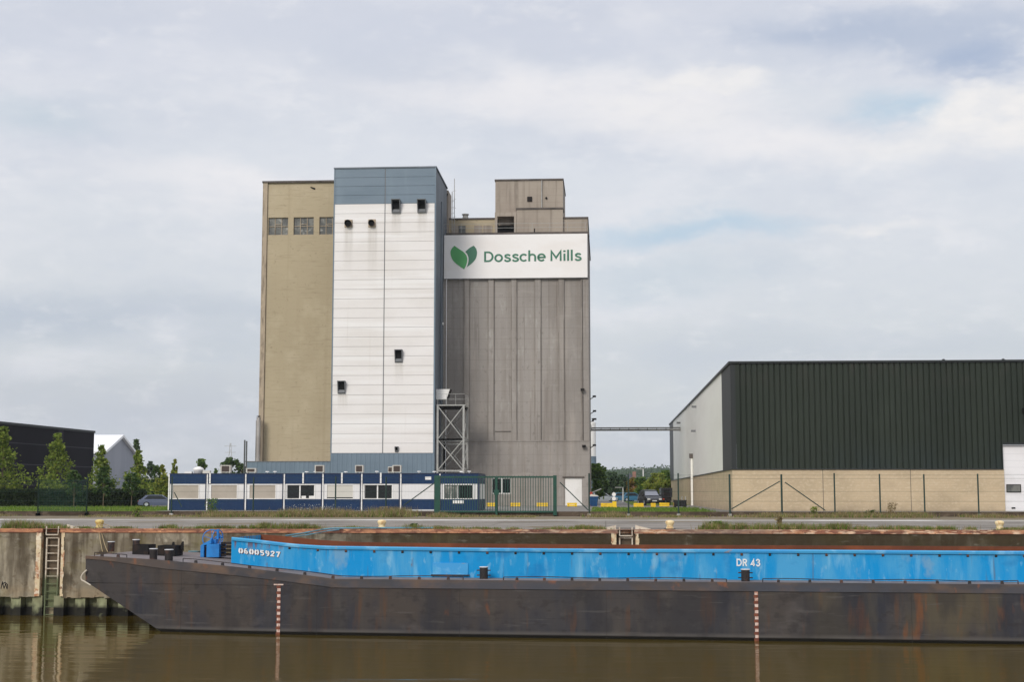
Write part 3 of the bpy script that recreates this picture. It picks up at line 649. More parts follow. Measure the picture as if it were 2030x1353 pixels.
wall_strip(lambda s: tc_(s)+.022, lambda s: zc(s)-.03, lambda s: ZKEEL+.6, .02, 'hold_wall', 'rust', 1)
fart = lambda s: BEAM-tc_(s)
wall_strip(fart, lambda s: zc(s)-.005, zbk, .02, 'coaming', 'bargeblue', -1)
wall_strip(lambda s: fart(s)-.022, lambda s: zc(s)-.012, lambda s: ZKEEL+.6, .02, 'hold_wall', 'rust', -1)
G().hexa([BW(sc0-.02, tc_(sc0), zbk(sc0)), BW(sc0, tc_(sc0), zbk(sc0)), BW(sc0, fart(sc0), zbk(sc0)), BW(sc0-.02, fart(sc0), zbk(sc0))],
         [BW(sc0-.02, tc_(sc0), zc(sc0)), BW(sc0, tc_(sc0), zc(sc0)), BW(sc0, fart(sc0), zc(sc0)), BW(sc0-.02, fart(sc0), zc(sc0))]).build('end_coaming', 'bargeblue', barge)
G().hexa([BW(sc0+.3, 1, ZKEEL+.5), BW(SEND-2, 1, ZKEEL+.5), BW(SEND-2, BEAM-1, ZKEEL+.5), BW(sc0+.3, BEAM-1, ZKEEL+.5)],
         [BW(sc0+.3, 1, ZKEEL+.6), BW(SEND-2, 1, ZKEEL+.6), BW(SEND-2, BEAM-1, ZKEEL+.6), BW(sc0+.3, BEAM-1, ZKEEL+.6)]).build('hold_floor', 'rust', barge)
# rounded rim on the near coaming, thin rusty one beyond
g = G(); vs = []
for s in cs:
    t = tc_(s)-.06+.01*sin(s*1.7); z = zc(s)+.008*sin(s*.9)
    vs += [BW(s, t, z-.12), BW(s, t-.015, z-.03), BW(s, t+.02, z+.02), BW(s, t+.09, z+.02), BW(s, t+.09, z-.02), BW(s, t+.055, z-.12)]
for i in range(len(cs)-1):
    for k in range(6): g.f.append((i*6+k, i*6+(k+1) % 6, (i+1)*6+(k+1) % 6, (i+1)*6+k)); g.mi.append(0)
g.v = vs; g.f.append(tuple(range(6))); g.mi.append(0); g.build('coaming_rim', 'bluerim', barge)
g = G(); vs = []
for s in cs:
    t = fart(s)-.03; z = zc(s); vs += [BW(s, t, z-.05), BW(s, t, z+.02), BW(s, t+.1, z+.02), BW(s, t+.1, z-.05)]
for i in range(len(cs)-1):
    for k in range(4): g.f.append((i*4+k, i*4+(k+1) % 4, (i+1)*4+(k+1) % 4, (i+1)*4+k)); g.mi.append(0)
g.v = vs; g.f.append((0, 1, 2, 3)); g.mi.append(0); g.build('coaming_rim', 'rust', barge)
# lashing eyes under the rim
def B_at(px, py, tf):
    t = tf(s660)
    for _ in range(6): s, z = bp(px, py, t); t = tf(s)
    return s, z, t
px = 574
while px < 2400:
    s, z, t = B_at(px, 1094, tc_); z = zc(s)-.2
    if s < SEND-3:
        o0 = G(); o0.hexa([BW(s-.045, t-.05, z), BW(s+.045, t-.05, z), BW(s+.045, t-.001, z-.04), BW(s-.045, t-.001, z-.04)],
            [BW(s-.045, t-.05, z+.05), BW(s+.045, t-.05, z+.05), BW(s+.045, t-.001, z+.08), BW(s-.045, t-.001, z+.08)]).build('lashing_eye', random.choice(('rustblack', 'rusteye', 'rustblack')), barge)
    px += 56
# foot rail on stubs along the deck edge
def foot_rail(pxa, pxb, ends):
    pts = []; px = pxa; stubs = []
    a = B_at(pxa, 1150, lambda s: tn(s)+.25)[0]; b_ = B_at(pxb, 1150, lambda s: tn(s)+.25)[0]
    n = max(2, round((b_-a)/1.17)); 
    for i in range(n*4+1):
        s = a+(b_-a)*i/(n*4); pts.append(BW(s, tn(s)+.25, zd(s)+.15+.02*sin(s*1.3)))
    g = G(); g.bar(BW(a, tn(a)+.25, zd(a)), pts[0], .02); g.bar(BW(b_, tn(b_)+.25, zd(b_)), pts[-1], .02); g.tube(pts, .018, 5)
    o = g.build('foot_rail', 'rustblack', barge)
    for i in range(n):
        s = a+(b_-a)*(i+.5)/n
        G().hexa([BW(s-.06, tn(s)+.14, zd(s)), BW(s+.06, tn(s)+.14, zd(s)), BW(s+.06, tn(s)+.24, zd(s)), BW(s-.06, tn(s)+.24, zd(s))],
                 [BW(s-.05, tn(s)+.16, zd(s)+.13), BW(s+.05, tn(s)+.16, zd(s)+.13), BW(s+.05, tn(s)+.24, zd(s)+.13), BW(s-.05, tn(s)+.24, zd(s)+.13)]).build('rail_stub', 'rustblack', o)
foot_rail(186, 250, 1); foot_rail(362, 918, 1); foot_rail(998, 1440, 1); foot_rail(1512, 2018, 1); foot_rail(2060, 2400, 1)
# hinged plate on the coaming
a, z1, t = B_at(858, 1115, tc_); b_, _, _ = B_at(928, 1115, tc_); z0 = at(890, 1141, 60)[1]
z0 = B_at(890, 1140, tc_)[1]; z1 = B_at(890, 1117, tc_)[1]
G().hexa([BW(a, t-.05, z0), BW(b_, t-.05, z0), BW(b_, t-.001, z0), BW(a, t-.001, z0)], [BW(a, t-.03, z1), BW(b_, t-.03, z1), BW(b_, t-.001, z1), BW(a, t-.001, z1)]).build('hatch_plate', 'bluerim', barge)
G().hexa([BW(a-.06, t-.09, z0-.05), BW(b_+.06, t-.09, z0-.05), BW(b_+.06, t-.002, z0-.05), BW(a-.06, t-.002, z0-.05)], [BW(a-.06, t-.09, z0), BW(b_+.06, t-.09, z0), BW(b_+.06, t-.002, z0), BW(a-.06, t-.002, z0)]).build('hatch_sill', 'rustblack', barge)
# bollards on the barge
def deck_pt(px, py):
    z = -1.2
    for _ in range(8):
        x, y = az_(px, py, z); q = Vector((x, y, 0))-P0; s = q.dot(dv); t = q.dot(nv); z = z*.5+.5*zd(s)
    return s, t, z
def barge_bollard(px, py, h, r, flange=False):
    s, t, z = deck_pt(px, py); t = min(t, BEAM-tn(s)-.3); t = max(t, tn(s)+.2); z = zd(s)+.01
    c_ = BW(s, t, z)
    o = G().lathe(c_[0], c_[1], [(r, z), (r, z+h*.35), (r*1.0, z+h*.93)], 18).build('deck_bollard', 'rustblack', barge)
    G().lathe(c_[0], c_[1], [(r*1.08, z+h*.93+.002), (r*1.12, z+h*.97), (r*1.08, z+h)], 18).build('bollard_cap', 'capwhite', o)
    if flange:
        for zz in (.3, .7):
            G().bar(BW(s-r*1.7, t, z+h*zz), BW(s+r*1.7, t, z+h*zz), .025).build('horn', 'rustblack', o)
barge_bollard(959, 1149, .50, .17, True); barge_bollard(1478, 1154, .49, .17, True)
barge_bollard(292.5, 1112, .46, .16); barge_bollard(325, 1114.5, .48, .17)
barge_bollard(220, 1095, .46, .15); barge_bollard(269.5, 1093, .52, .16)
# two black bulwark boxes with horns
def deck_box(pxa, pxb, py, h, dep, mat, name):
    s0, t0, z = deck_pt(pxa, py); s1, t1, _ = deck_pt(pxb, py); z = zd((s0+s1)/2)+.01
    g = G(); th = .04
    for a4 in (((s0, t0), (s1, t0+th)), ((s0, t0+dep-th), (s1, t0+dep)), ((s0, t0+th), (s0+th, t0+dep-th)), ((s1-th, t0+th), (s1, t0+dep-th))):
        (a, ta), (b_, tb) = a4
        g.hexa([BW(a, ta, z), BW(b_, ta, z), BW(b_, tb, z), BW(a, tb, z)], [BW(a, ta, z+h), BW(b_, ta, z+h), BW(b_, tb, z+h), BW(a, tb, z+h)])
    g.hexa([BW(s0+th, t0+th, z+h*.8), BW(s1-th, t0+th, z+h*.8), BW(s1-th, t0+dep-th, z+h*.8), BW(s0+th, t0+dep-th, z+h*.8)], [BW(s0+th, t0+th, z+h*.9), BW(s1-th, t0+th, z+h*.9), BW(s1-th, t0+dep-th, z+h*.9), BW(s0+th, t0+dep-th, z+h*.9)])
    o = g.build(name, mat, barge); return o, s0, s1, t0, z
deck_box(262, 305, 1100.5, .44, .9, 'darkmetal', 'towing_box')
o, s0, s1, t0, z = deck_box(312, 360, 1103, .46, 1.0, 'darkmetal', 'towing_box')
for q in (.12, .62):
    G().hexa([BW(s1-.3+q*.4, t0+q, z+.3), BW(s1-.1+q*.4, t0+q, z+.2), BW(s1-.1+q*.4, t0+q+.1, z+.2), BW(s1-.3+q*.4, t0+q+.1, z+.3)],
         [BW(s1-.22+q*.5, t0+q, z+.62), BW(s1-.15+q*.5, t0+q, z+.62), BW(s1-.15+q*.5, t0+q+.05, z+.62), BW(s1-.22+q*.5, t0+q+.05, z+.62)]).build('guide_horn', 'darkmetal', o)
# winch
s0, t0, z = deck_pt(397, 1106); s1, _, _ = deck_pt(447, 1107); z = zd(s0)+.01; W_ = s1-s0
def wb(a, b_, c_, d_, e, f_): return G().hexa([BW(s0+a, t0+c_, z+e), BW(s0+b_, t0+c_, z+e), BW(s0+b_, t0+d_, z+e), BW(s0+a, t0+d_, z+e)], [BW(s0+a, t0+c_, z+f_), BW(s0+b_, t0+c_, z+f_), BW(s0+b_, t0+d_, z+f_), BW(s0+a, t0+d_, z+f_)])
win = wb(W_*.33, W_, 0, 1.0, 0, .58).build('winch', 'winchblue', barge)
wb(0, W_*.18, 0, .9, 0, .52).build('side_frame', 'winchblue', win)
wb(W_*.19, W_*.32, .15, .8, .04, .4).build('inner_drum', 'rustblack', win)
G().hexa([BW(s0+.02, t0+.02, z+.5), BW(s0+W_*.55, t0+.02, z+.6), BW(s0+W_*.55, t0+.9, z+.6), BW(s0+.02, t0+.9, z+.5)], [BW(s0+.05, t0+.02, z+.56), BW(s0+W_*.55, t0+.02, z+.78), BW(s0+W_*.55, t0+.9, z+.78), BW(s0+.05, t0+.9, z+.56)]).build('winch_cover', 'winchblue', win)
wb(W_*.52, W_*.7, .3, .6, .59, .78).build('gear_case', 'winchblue', win)
def wheel(cs_, ct_, cz, R, tilt, sp=5):
    g = G(); c0 = Vector(BW(cs_, ct_, cz)); e1 = dv*cos(tilt)+nv*sin(tilt); e2 = Vector((0, 0, 1))
    pts = [c0+(e1*cos(2*pi*i/28)+e2*sin(2*pi*i/28))*R for i in range(29)]; g.tube(pts, .022, 5)
    for k in range(sp): g.bar(c0, c0+(e1*cos(2*pi*k/sp+.3)+e2*sin(2*pi*k/sp+.3))*R, .014, 4)
    g.bar(c0-e1.cross(e2)*.12, c0+e1.cross(e2)*.3, .04, 8)
    g.build('handwheel', 'winchblue', win)
wheel(s0+.33, t0+.5, z+.80, .40, .25); wheel(s0+W_*.62, t0+.75, z+.86, .34, 1.15, 4)
wb(W_*.66, W_*.76, .5, .6, .78, 1.2).build('brake_lever', 'winchblue', win)
g = wb(W_*.2, W_*.3, .2, .4, .42, .5); g.build('brake_pad', 'capwhite', win)
# coupling gear between winch and coaming
sA = s1+.02; 
for k in range(4):
    zz = z+.06+k*.17
    G().hexa([BW(sA, t0+.2, zz), BW(sc0-.05, t0+.2, zz), BW(sc0-.05, t0+.9, zz), BW(sA, t0+.9, zz)], [BW(sA, t0+.2, zz+.09), BW(sc0-.05, t0+.2, zz+.09), BW(sc0-.05, t0+.9, zz+.09), BW(sA, t0+.9, zz+.09)]).build('cable_guide', 'darkmetal', barge)
a, ta, z = deck_pt(373, 1095.5)
G().hexa([BW(a, ta, z+.02), BW(a+.5, ta, z+.02), BW(a+.5, ta+.3, z+.02), BW(a, ta+.3, z+.02)], [BW(a, ta, z+.05), BW(a+.5, ta, z+.05), BW(a+.5, ta+.3, z+.05), BW(a, ta+.3, z+.05)]).build('deck_plate', 'teal', barge)
# draft marks
for px, pyt, pyb in ((551.5, 1159, 1258), (1498, 1165, 1269)):
    sA, zt = bp(px, pyt, 0); _, zl = bp(px, pyb, 0)
    tt = lambda s: tn(s)-.012
    mk = G().hexa([BW(sA-.2, tt(sA)-.02, zt-.05), BW(sA+.2, tt(sA)-.02, zt-.05), BW(sA+.2, tt(sA)+.01, zt-.05), BW(sA-.2, tt(sA)+.01, zt-.05)],
                  [BW(sA-.2, tt(sA)-.02, zt), BW(sA+.2, tt(sA)-.02, zt), BW(sA+.2, tt(sA)+.01, zt), BW(sA-.2, tt(sA)+.01, zt)]).build('draft_mark', 'markwhite', barge)
    ga, gb = G(), G(); zz = zt-.06; k = 0; st_ = (zt-zl)/17
    while zz > ZW-.5:
        gg = ga if k % 2 == 0 else gb; sh = .035 if k % 2 else 0
        gg.hexa([BW(sA-.085+sh, tt(sA)-.012, zz-st_), BW(sA+.085, tt(sA)-.012, zz-st_), BW(sA+.085, tt(sA)+.005, zz-st_), BW(sA-.085+sh, tt(sA)+.005, zz-st_)],
                [BW(sA-.085+sh, tt(sA)-.012, zz-.004), BW(sA+.085, tt(sA)-.012, zz-.004), BW(sA+.085, tt(sA)+.005, zz-.004), BW(sA-.085+sh, tt(sA)+.005, zz-.004)])
        zz -= st_; k += 1
    ga.v += gb.v; o_ = len(ga.v)-len(gb.v); ga.f += [tuple(i+o_ for i in f) for f in gb.f]; ga.mi += [1]*len(gb.f); ga.build('graduated_scale', ['red', 'markwhite'], mk)
# writing on the coaming
def coam_text(txt, pxa, pya, pxb, pyb, htop, mat, name, bold, off=0, dz=0, sp=1.0):
    sA, zA, _ = B_at(pxa, pya, tc_); sB, zB, _ = B_at(pxb, pyb, tc_)
    h = zA-B_at(pxa, pya+htop, tc_)[1]; zA0 = zA-h; zB0 = zB-h; Wt = sB-sA
    def pl(u, v, d):
        s = sA+u+off; return BW(s, tc_(s)-.003-d*1.0-(0 if off else .012), zA0+(zB0-zA0)*u/Wt+v+dz)
    return text_geo(txt, pl, Wt, h, .006, bold, sp).build(name, mat, barge)
coam_text('06005927', 473, 1087, 556, 1095, 10.5, 'shadowpaint', 'registration_shadow', .23, .02, -.015, .12)
coam_text('06005927', 473, 1087, 556, 1095, 10.5, 'markwhite2', 'registration_number', .18, 0, 0, .12)
coam_text('DR 43', 1460, 1109, 1507, 1109.6, 14, 'markwhite2', 'barge_number', .19, 0, 0, .05)
# rope loop hanging at the bow
g = G(); pts = []
for i in range(13):
    u = i/12; px_ = 173-11*sin(pi*min(1, u*1.25)*.8) if u < .7 else 166+ (u-.7)*50; py_ = 1131+u*30
    s, z = bp(px_, py_, .95); pts.append(BW(s, .95-.06, z))
g.tube(pts, .03, 6).build('bow_fender_rope', 'palerope', barge)
# mooring ropes
def rope(a, b_, sag, r, label):
    a, b_ = Vector(a), Vector(b_); pts = [a.lerp(b_, i/14)+Vector((0, 0, -sag*4*(i/14)*(1-i/14))) for i in range(15)]
    tag(G().tube(pts, r, 5).build('mooring_rope', 'rope'), label, 'rope', 'mooring ropes of the barge')
bx = at(197, 1049, YQ+1)[0]
s, t, z = deck_pt(203, 1096)
rope((bx-.05, YQ+.9, .2), BW(s, t, z+.03), .05, .016, 'thin mooring rope from the yellow bollard straight down to the bow')
rope((bx+.06, YQ+.9, .2), BW(s+.25, t, z+.03), .15, .016, 'slack mooring rope beside the straight one under the yellow bollard')
s, t, z = deck_pt(310, 1092)
rope((bx+.1, YQ+.8, .2), BW(s, t+.4, z+.4), .1, .016, 'long mooring rope slanting from the yellow bollard to the black towing boxes')
s, t, z = deck_pt(330, 1090)
rope((bx+.1, YQ+1, .25), BW(s, t+.4, z+.5), .1, .016, 'upper long mooring rope slanting above its neighbour towards the towing boxes')
# teal pipe lying from the quay to the barge
g = G(); a = at(566, 1063, YQ-1.2); pts = [(a[0], YQ-1.2, a[1])]
for px, py, Y in ((600, 1058, YQ-.9), (640, 1050.5, YQ-.5), (660, 1048.5, YQ-.2), (720, 1047.5, YQ+.2), (860, 1047.5, YQ+.5)):
    q = at(px, py, Y); pts.append((q[0], Y, max(q[1], .05) if Y > YQ else q[1]))
g.tube(pts, .035, 6)
g.tube([(x+.3, y, z-.06) for x, y, z in pts[:4]], .025, 6)
tag(g.build('suction_pipe', 'teal'), 'pale teal pipe running from the barge rim up onto the quay edge', 'pipe')

# ------------------------------------------------------------------ portable cabins
YC = 113.0
xc0 = at(335, 980, YC)[0]; xc8 = at(950, 980, YC)[0]; CW = (xc8-xc0)/8
zt_ = at(640, 940.5, YC)[1]; zb1 = at(640, 960, YC)[1]; zb2 = at(640, 990.5, YC)[1]
print('cabin w', CW, 'top', zt_)
kinds = ['shut', 'shut', 'shut', 'open', 'pale', 'open', 'blank', 'open2']
clabels = ['blue and white site cabin with closed beige shutter at the left end of the row', 'second blue site cabin from the left end with closed beige shutter',
  'third blue site cabin from the left, beige shutter closed, flue post above', 'blue site cabin with dark window and white bins, fourth from the left',
  'blue site cabin with pale half closed shutter between two open windows', 'sixth blue site cabin from the left with plain dark two pane window',
  'blue site cabin without window, left of the green gate', 'blue site cabin seen through the green gate bars, right end of row']
X7 = None
for i in range(8):
    x0 = xc0+i*CW; x1 = x0+CW; cxx = (x0+x1)/2
    c_ = thing('site_cabin', clabels[i], 'cabin', (cxx, YC+3, ZY), 'row of blue and white site cabins')
    g = G().box(x0+.015, x1-.015, YC, YC+6, ZY, zb2); g.build('lower_wall', 'navy', c_)
    px_c = lambda px: at(px, 975, YC)[0]
    wa, wb_ = x0+.10*CW, x0+.77*CW; wz0, wz1 = at(640, 989, YC)[1], at(640, 962.5, YC)[1]
    k = kinds[i]
    if k == 'open': wa, wb_ = x0+.06*CW, x0+.78*CW
    if k == 'open2': wa, wb_ = at(880, 975, YC)[0], at(937, 975, YC)[0]
    if k == 'blank': G().box(x0+.015, x1-.015, YC+.01, YC+6, zb2, zb1).build('white_wall', 'cabwhite', c_)
    else:
        g = G().box(x0+.015, wa, YC+.01, YC+6, zb2, zb1); g.box(wb_, x1-.015, YC+.01, YC+6, zb2, zb1)
        g.box(wa, wb_, YC+.01, YC+.2, zb2, wz0); g.box(wa, wb_, YC+.01, YC+.2, wz1, zb1); g.box(wa, wb_, YC+.5, YC+6, zb2, zb1); g.build('white_wall', 'cabwhite', c_)
        g = G(); fr = .06; y0 = YC-.03
        g.box(wa-fr, wb_+fr, y0, YC+.009, wz1, wz1+fr); g.box(wa-fr, wb_+fr, y0, YC+.009, wz0-fr, wz0); g.box(wa-fr, wa, y0, YC+.009, wz0, wz1); g.box(wb_, wb_+fr, y0, YC+.009, wz0, wz1)
        wn_ = g.build('window', 'white', c_)
        if k in ('shut', 'pale'):
            lo = wz0+(.09 if k == 'pale' else 0)
            G().box(wa+.002, wb_-.002, YC+.03, YC+.06, lo, wz1-.002).build('shutter', 'shutter' if k == 'shut' else 'shutterlight', wn_)
            if k == 'pale': G().box(wa+.002, wb_-.002, YC+.065, YC+.08, wz0, lo-.002).build('pane', 'glass', wn_)
        else:
            mid = wa+(wb_-wa)*.47
            G().box(wa+.05, mid-.05, YC+.10, YC+.12, wz0+.03, wz1-.03).build('pane', 'glass' if k == 'open' else 'oldglass', wn_)
            G().box(mid+.05, wb_-.05, YC+.10, YC+.12, wz0+.03, wz1-.03).build('pane', 'glass', wn_)
            for xa, xb in ((mid-.05, mid+.05), (wa, wa+.05), (wb_-.05, wb_)): G().box(xa, xb, YC+.06, YC+.14, wz0, wz1).build('mullion', 'white', wn_)
            if i == 3:
                g = G(); g.box(mid+.15, mid+.5, YC+.02, YC+.095, wz0+.02, wz0+.2); g.box(mid+.75, mid+1.2, YC+.02, YC+.095, wz0+.02, wz0+.2); g.build('window_box', 'white', wn_)
    G().box(x0+.015, x1-.015, YC-.02, YC+6, zb1, zt_).build('roof_band', 'navy', c_)
    G().box(x0+.0, x1-.0, YC-.06, YC+6.1, zt_, zt_+.06).build('roof', 'navyroof', c_)
    G().box(x0-.045, x0+.045, YC-.09, YC-.021, ZY-.05, zt_).build('corner_post', 'white', c_)
    G().box(x0-.16, x0-.09, YC-.04, YC-.021, ZY, zt_).build('joint_strip', 'navyroof', c_) if i else None
    if i in (1, 3, 4, 5):
        xx = {1: x0+.21, 3: x0+1.52, 4: x0+1.52, 5: x0+1.52}[i]
        G().box(xx-.06, xx+.06, YC-.1, YC-.021, zb1+.03, zt_+.1).build('downpipe', 'white', c_)
    for q in ((.35, .7) if i >= 2 else ()):
        xx = x0+CW*q+random.uniform(-.3, .3); yy = YC+random.uniform(1.5, 4.5)
        G().lathe(xx, yy, [(.05, zt_+.06), (.05, zt_+.17), (.17, zt_+.19), (.13, zt_+.25)], 10).build('roof_vent', 'white', c_)
    if i == 6:
        a_, b2 = at(843, 950, YC)[0], at(855, 950, YC)[0]
        G().box(a_, b2, YC-.05, YC-.021, at(850, 952, YC)[1], at(850, 946, YC)[1]).build('nameplate', 'white', c_)
        g = G().box(x1-2.9, x1-.3, YC-.08, YC-.001, ZY, ZY+.08); g.build('threshold', 'white', c_)
    if i == 7:
        a_, b2 = at(898, 996, YC)[0], at(919, 996, YC)[0]
        G().box(a_, b2, YC-.05, YC-.001, at(905, 999, YC)[1], at(905, 993, YC)[1]).build('nameplate', 'white', c_)
        g = G().box(x1-.1, x1+.02, YC-.03, YC-.021, ZY, zt_); g.build('end_post', 'navyroof', c_)
# air conditioners on the cabin roofs
def ac(pxa, pxb, pyt, label, Y=YC+1.2, lead=None):
    x0, z1 = at(pxa, pyt, Y); x1, _ = at(pxb, pyt, Y); z0 = zt_+.06
    t = thing('air_conditioner', label, 'air conditioner', ((x0+x1)/2, Y, z0), 'air conditioners on the cabin roofs')
    G().box(x0, x1, Y, Y+.5, z0+.08, z1).build('casing', 'ac', t)
    wd = x1-x0
    G().box(x0+wd*.12, x1-wd*.12, Y-.015, Y-.001, z0+.14, z1-.06).build('grille', 'acgrille', t)
    g = G(); g.box(x0+.05, x0+.12, Y, Y+.5, z0, z0+.079); g.box(x1-.12, x1-.05, Y, Y+.5, z0, z0+.079); g.build('foot', 'galv', t)
ac(437, 457, 923, 'air conditioner with dark grille on the second cabin roof, against sky')
ac(488, 507, 929, 'low air conditioner with brown grille at the left end of the blue-grey base')
ac(624, 642, 923, 'air conditioner standing below the beige tower wall corner')
ac(704, 720, 923, 'lone air conditioner below the white tower left half')
ac(778, 795, 923, 'larger of the two air conditioners set together on the roof')
ac(769, 778, 926, 'narrow pale unit tucked left of its larger neighbour on the roof', YC+1.6)
# rooftop clutter at the left
x, z = at(392, 938, YC+1.5)
t = thing('roof_fan', 'white domed roof fan with low ducts on the first cabin', 'roof fan', (x, YC+1.5, zt_+.06))
G().lathe(x, YC+1.7, [(.36, zt_+.06), (.36, zt_+.28), (.46, zt_+.36), (.40, zt_+.5), (.2, zt_+.6), (.08, zt_+.64)], 14).build('dome', 'white', t, smooth=True)
G().box(x+.4, x+1.0, YC+1.5, YC+1.9, zt_+.07, zt_+.3).build('motor_box', 'ac', t); G().box(x-1.1, x-.5, YC+1.5, YC+1.9, zt_+.07, zt_+.22).build('duct', 'white', t)
# roof post left of the complex
x, z = at(487, 873, YC+14)
t = thing('flue_post', 'thin dark double flue post standing left of the silver chimney', 'flue', (x, YC+14, ZY))
G().bar((x-.08, YC+14, ZY), (x-.08, YC+14, z), .07, 8).build('pipe', 'yellowframe', t); G().bar((x+.1, YC+14, ZY), (x+.1, YC+14, z-.1), .07, 8).build('pipe', 'yellowframe', t)

# ------------------------------------------------------------------ mill buildings
YT, YS, YB = 150.0, 158.0, 155.5       # tower front, silo front, beige front
def X_(px, py, Y): return at(px, py, Y)[0]
def Z_(px, py, Y): return at(px, py, Y)[1]
# white tower
tx0 = X_(658, 700, YT); tx1 = X_(862.5, 700, YT); tzt = Z_(763, 331, YT); tzb = Z_(763, 404, YT); twb = Z_(763, 899, YT); txm = X_(761, 650, YT)
YTB = YT/.932
tw = thing('clad_tower', 'tall white panelled tower with a blue-grey top and base', 'tower', ((tx0+tx1)/2, YT+4, ZY))
G().box(tx0+.05, tx1-.05, YT+.12, YTB, ZY, tzt-.02).build('core', 'blue_clad_dark', tw)
def panels(xa, xb, za, zb_, nrow, y, gap=.024):
    g = G(); h = (zb_-za)/nrow
    for i in range(nrow):
        z0, z1 = za+i*h+gap*.5, za+(i+1)*h-gap*.5
        g.hexa([(xa, y, z0), (xb, y, z0), (xb, y+.11, z0), (xa, y+.11, z0)], [(xa, y+.012, z1), (xb, y+.012, z1), (xb, y+.11, z1), (xa, y+.11, z1)])
    return g
vt = .10
npan = 26
g = panels(tx0+vt, txm-.05, twb, tzb, npan, YT); g.v += []; g.build('white_panels', 'white_clad', tw)
panels(txm+.05, tx1-vt-.05, twb, tzb, npan, YT).build('white_panels', 'white_clad', tw)
panels(tx0+vt, txm-.05, tzb, tzt-.15, 4, YT, .024).build('top_panels', 'blue_clad', tw)
panels(txm+.05, tx1-vt-.05, tzb, tzt-.15, 4, YT, .024).build('top_panels', 'blue_clad', tw)
g = G().box(txm-.045, txm+.045, YT+.03, YT+.115, twb, tzt-.15); g.build('seam', 'seam', tw)
for a, b_ in ((tx0-.02, tx0+vt-.005), (tx1-vt-.045, tx1)): G().box(a, b_, YT-.03, YT+.119, twb, tzt-.15).build('corner_trim', 'blue_clad', tw)
G().box(tx0-.06, tx1+.06, YT-.06, YTB+.05, tzt-.149, tzt).build('roof_trim', 'blue_clad_dark', tw)
# corrugated base, wrapping under the beige block
bxl = X_(487, 930, YT); bzl = Z_(570, 915, YT)
def ribbed(xa, xb, za, zb_, y, pitch, dep, frac=.5):
    g = G(); x = xa; vs = []
    while x < xb-1e-6:
        a, b_, c_, d_ = x, min(x+pitch*frac, xb), min(x+pitch*(frac+.09), xb), min(x+pitch*.92, xb); e = min(x+pitch, xb)
        vs += [(a, y), (b_, y), (c_, y+dep), (d_, y+dep)]; x += pitch
    vs.append((xb, y))
    for (xa_, ya), (xb_, yb) in zip(vs, vs[1:]):
        if xb_-xa_ > 1e-5: g.add([(xa_, ya, za), (xb_, yb, za), (xb_, yb, zb_), (xa_, ya, zb_)], [(0, 1, 2, 3)])
    return g
ribbed(tx0, tx1, ZY, twb-.03, YT-.04, .5, .03).build('base_cladding', 'blue_clad', tw, recalc=False)
g = G().box(tx0, tx1, YT, YT+.119, ZY, twb-.03); g.build('base_backing', 'blue_clad', tw)
# openings on the tower
def hood(px0, px1, py0, py1, dep=.5, rnd=False):
    x0, z1 = at(px0, py0, YT); x1, z0 = at(px1, py1, YT); y = YT-.01
    if rnd:
        cx, cz, r = (x0+x1)/2, (z0+z1)/2, abs(x1-x0)/2
        o = G().box(x0-.04, x1+.1, y-.06, y, z0-.05, z1+.05).build('vent_plate', 'beige_edge', tw)
        g = G(); n_ = 18; g.add([(cx+r*cos(2*pi*i/n_), y-.45, cz+r*sin(2*pi*i/n_)) for i in range(n_)]+[(cx+r*cos(2*pi*i/n_), y-.06, cz+r*sin(2*pi*i/n_)) for i in range(n_)], [(i, (i+1) % n_, n_+(i+1) % n_, n_+i) for i in range(n_)])
        g.build('vent_pipe', 'rustblack', o, recalc=False)
        g = G(); g.add([(cx+r*.98*cos(2*pi*i/n_), y-.2, cz+r*.98*sin(2*pi*i/n_)) for i in range(n_)], [tuple(range(n_))]); g.build('vent_inside', 'black', o)
        return
    th = .07
    g = G(); g.hexa([(x1-th, y-dep*.2, z0), (x1, y-dep*.2, z0), (x1, y, z0), (x1-th, y, z0)], [(x1-th, y-dep, z1), (x1, y-dep, z1), (x1, y, z1), (x1-th, y, z1)])
    g.hexa([(x0, y-dep*.2, z0), (x0+th, y-dep*.2, z0), (x0+th, y, z0), (x0, y, z0)], [(x0, y-dep, z1), (x0+th, y-dep, z1), (x0+th, y, z1), (x0, y, z1)])
    g.box(x0+th, x1-th, y-dep, y, z1-th, z1); g.box(x0+th, x1-th, y-dep*.2, y, z0, z0+.1)
    o = g.build('chute_hood', 'seam', tw)
    G().box(x0+th, x1-th, y-.03, y-.001, z0+.1, z1-th).build('chute_opening', 'black', o)
    g = G().hexa([(x0+th, y-.2, z0+.1), (x1-th, y-.2, z0+.1), (x1-th, y-.04, z0+.1), (x0+th, y-.04, z0+.1)], [(x0+th, y-.07, z0+(z1-z0)*.3), (x1-th, y-.07, z0+(z1-z0)*.3), (x1-th, y-.04, z0+(z1-z0)*.3), (x0+th, y-.04, z0+(z1-z0)*.3)])
    g.build('chute_flap', 'seam', o)
hood(777, 794, 397, 423, .75); hood(828, 845, 397, 422, .75)
hood(783, 798, 694, 719, .5); hood(670, 685, 756, 781, .5); hood(783, 790, 886, 897, .35)
hood(684, 697, 437, 450, rnd=True); hood(731, 743, 436, 450, rnd=True)
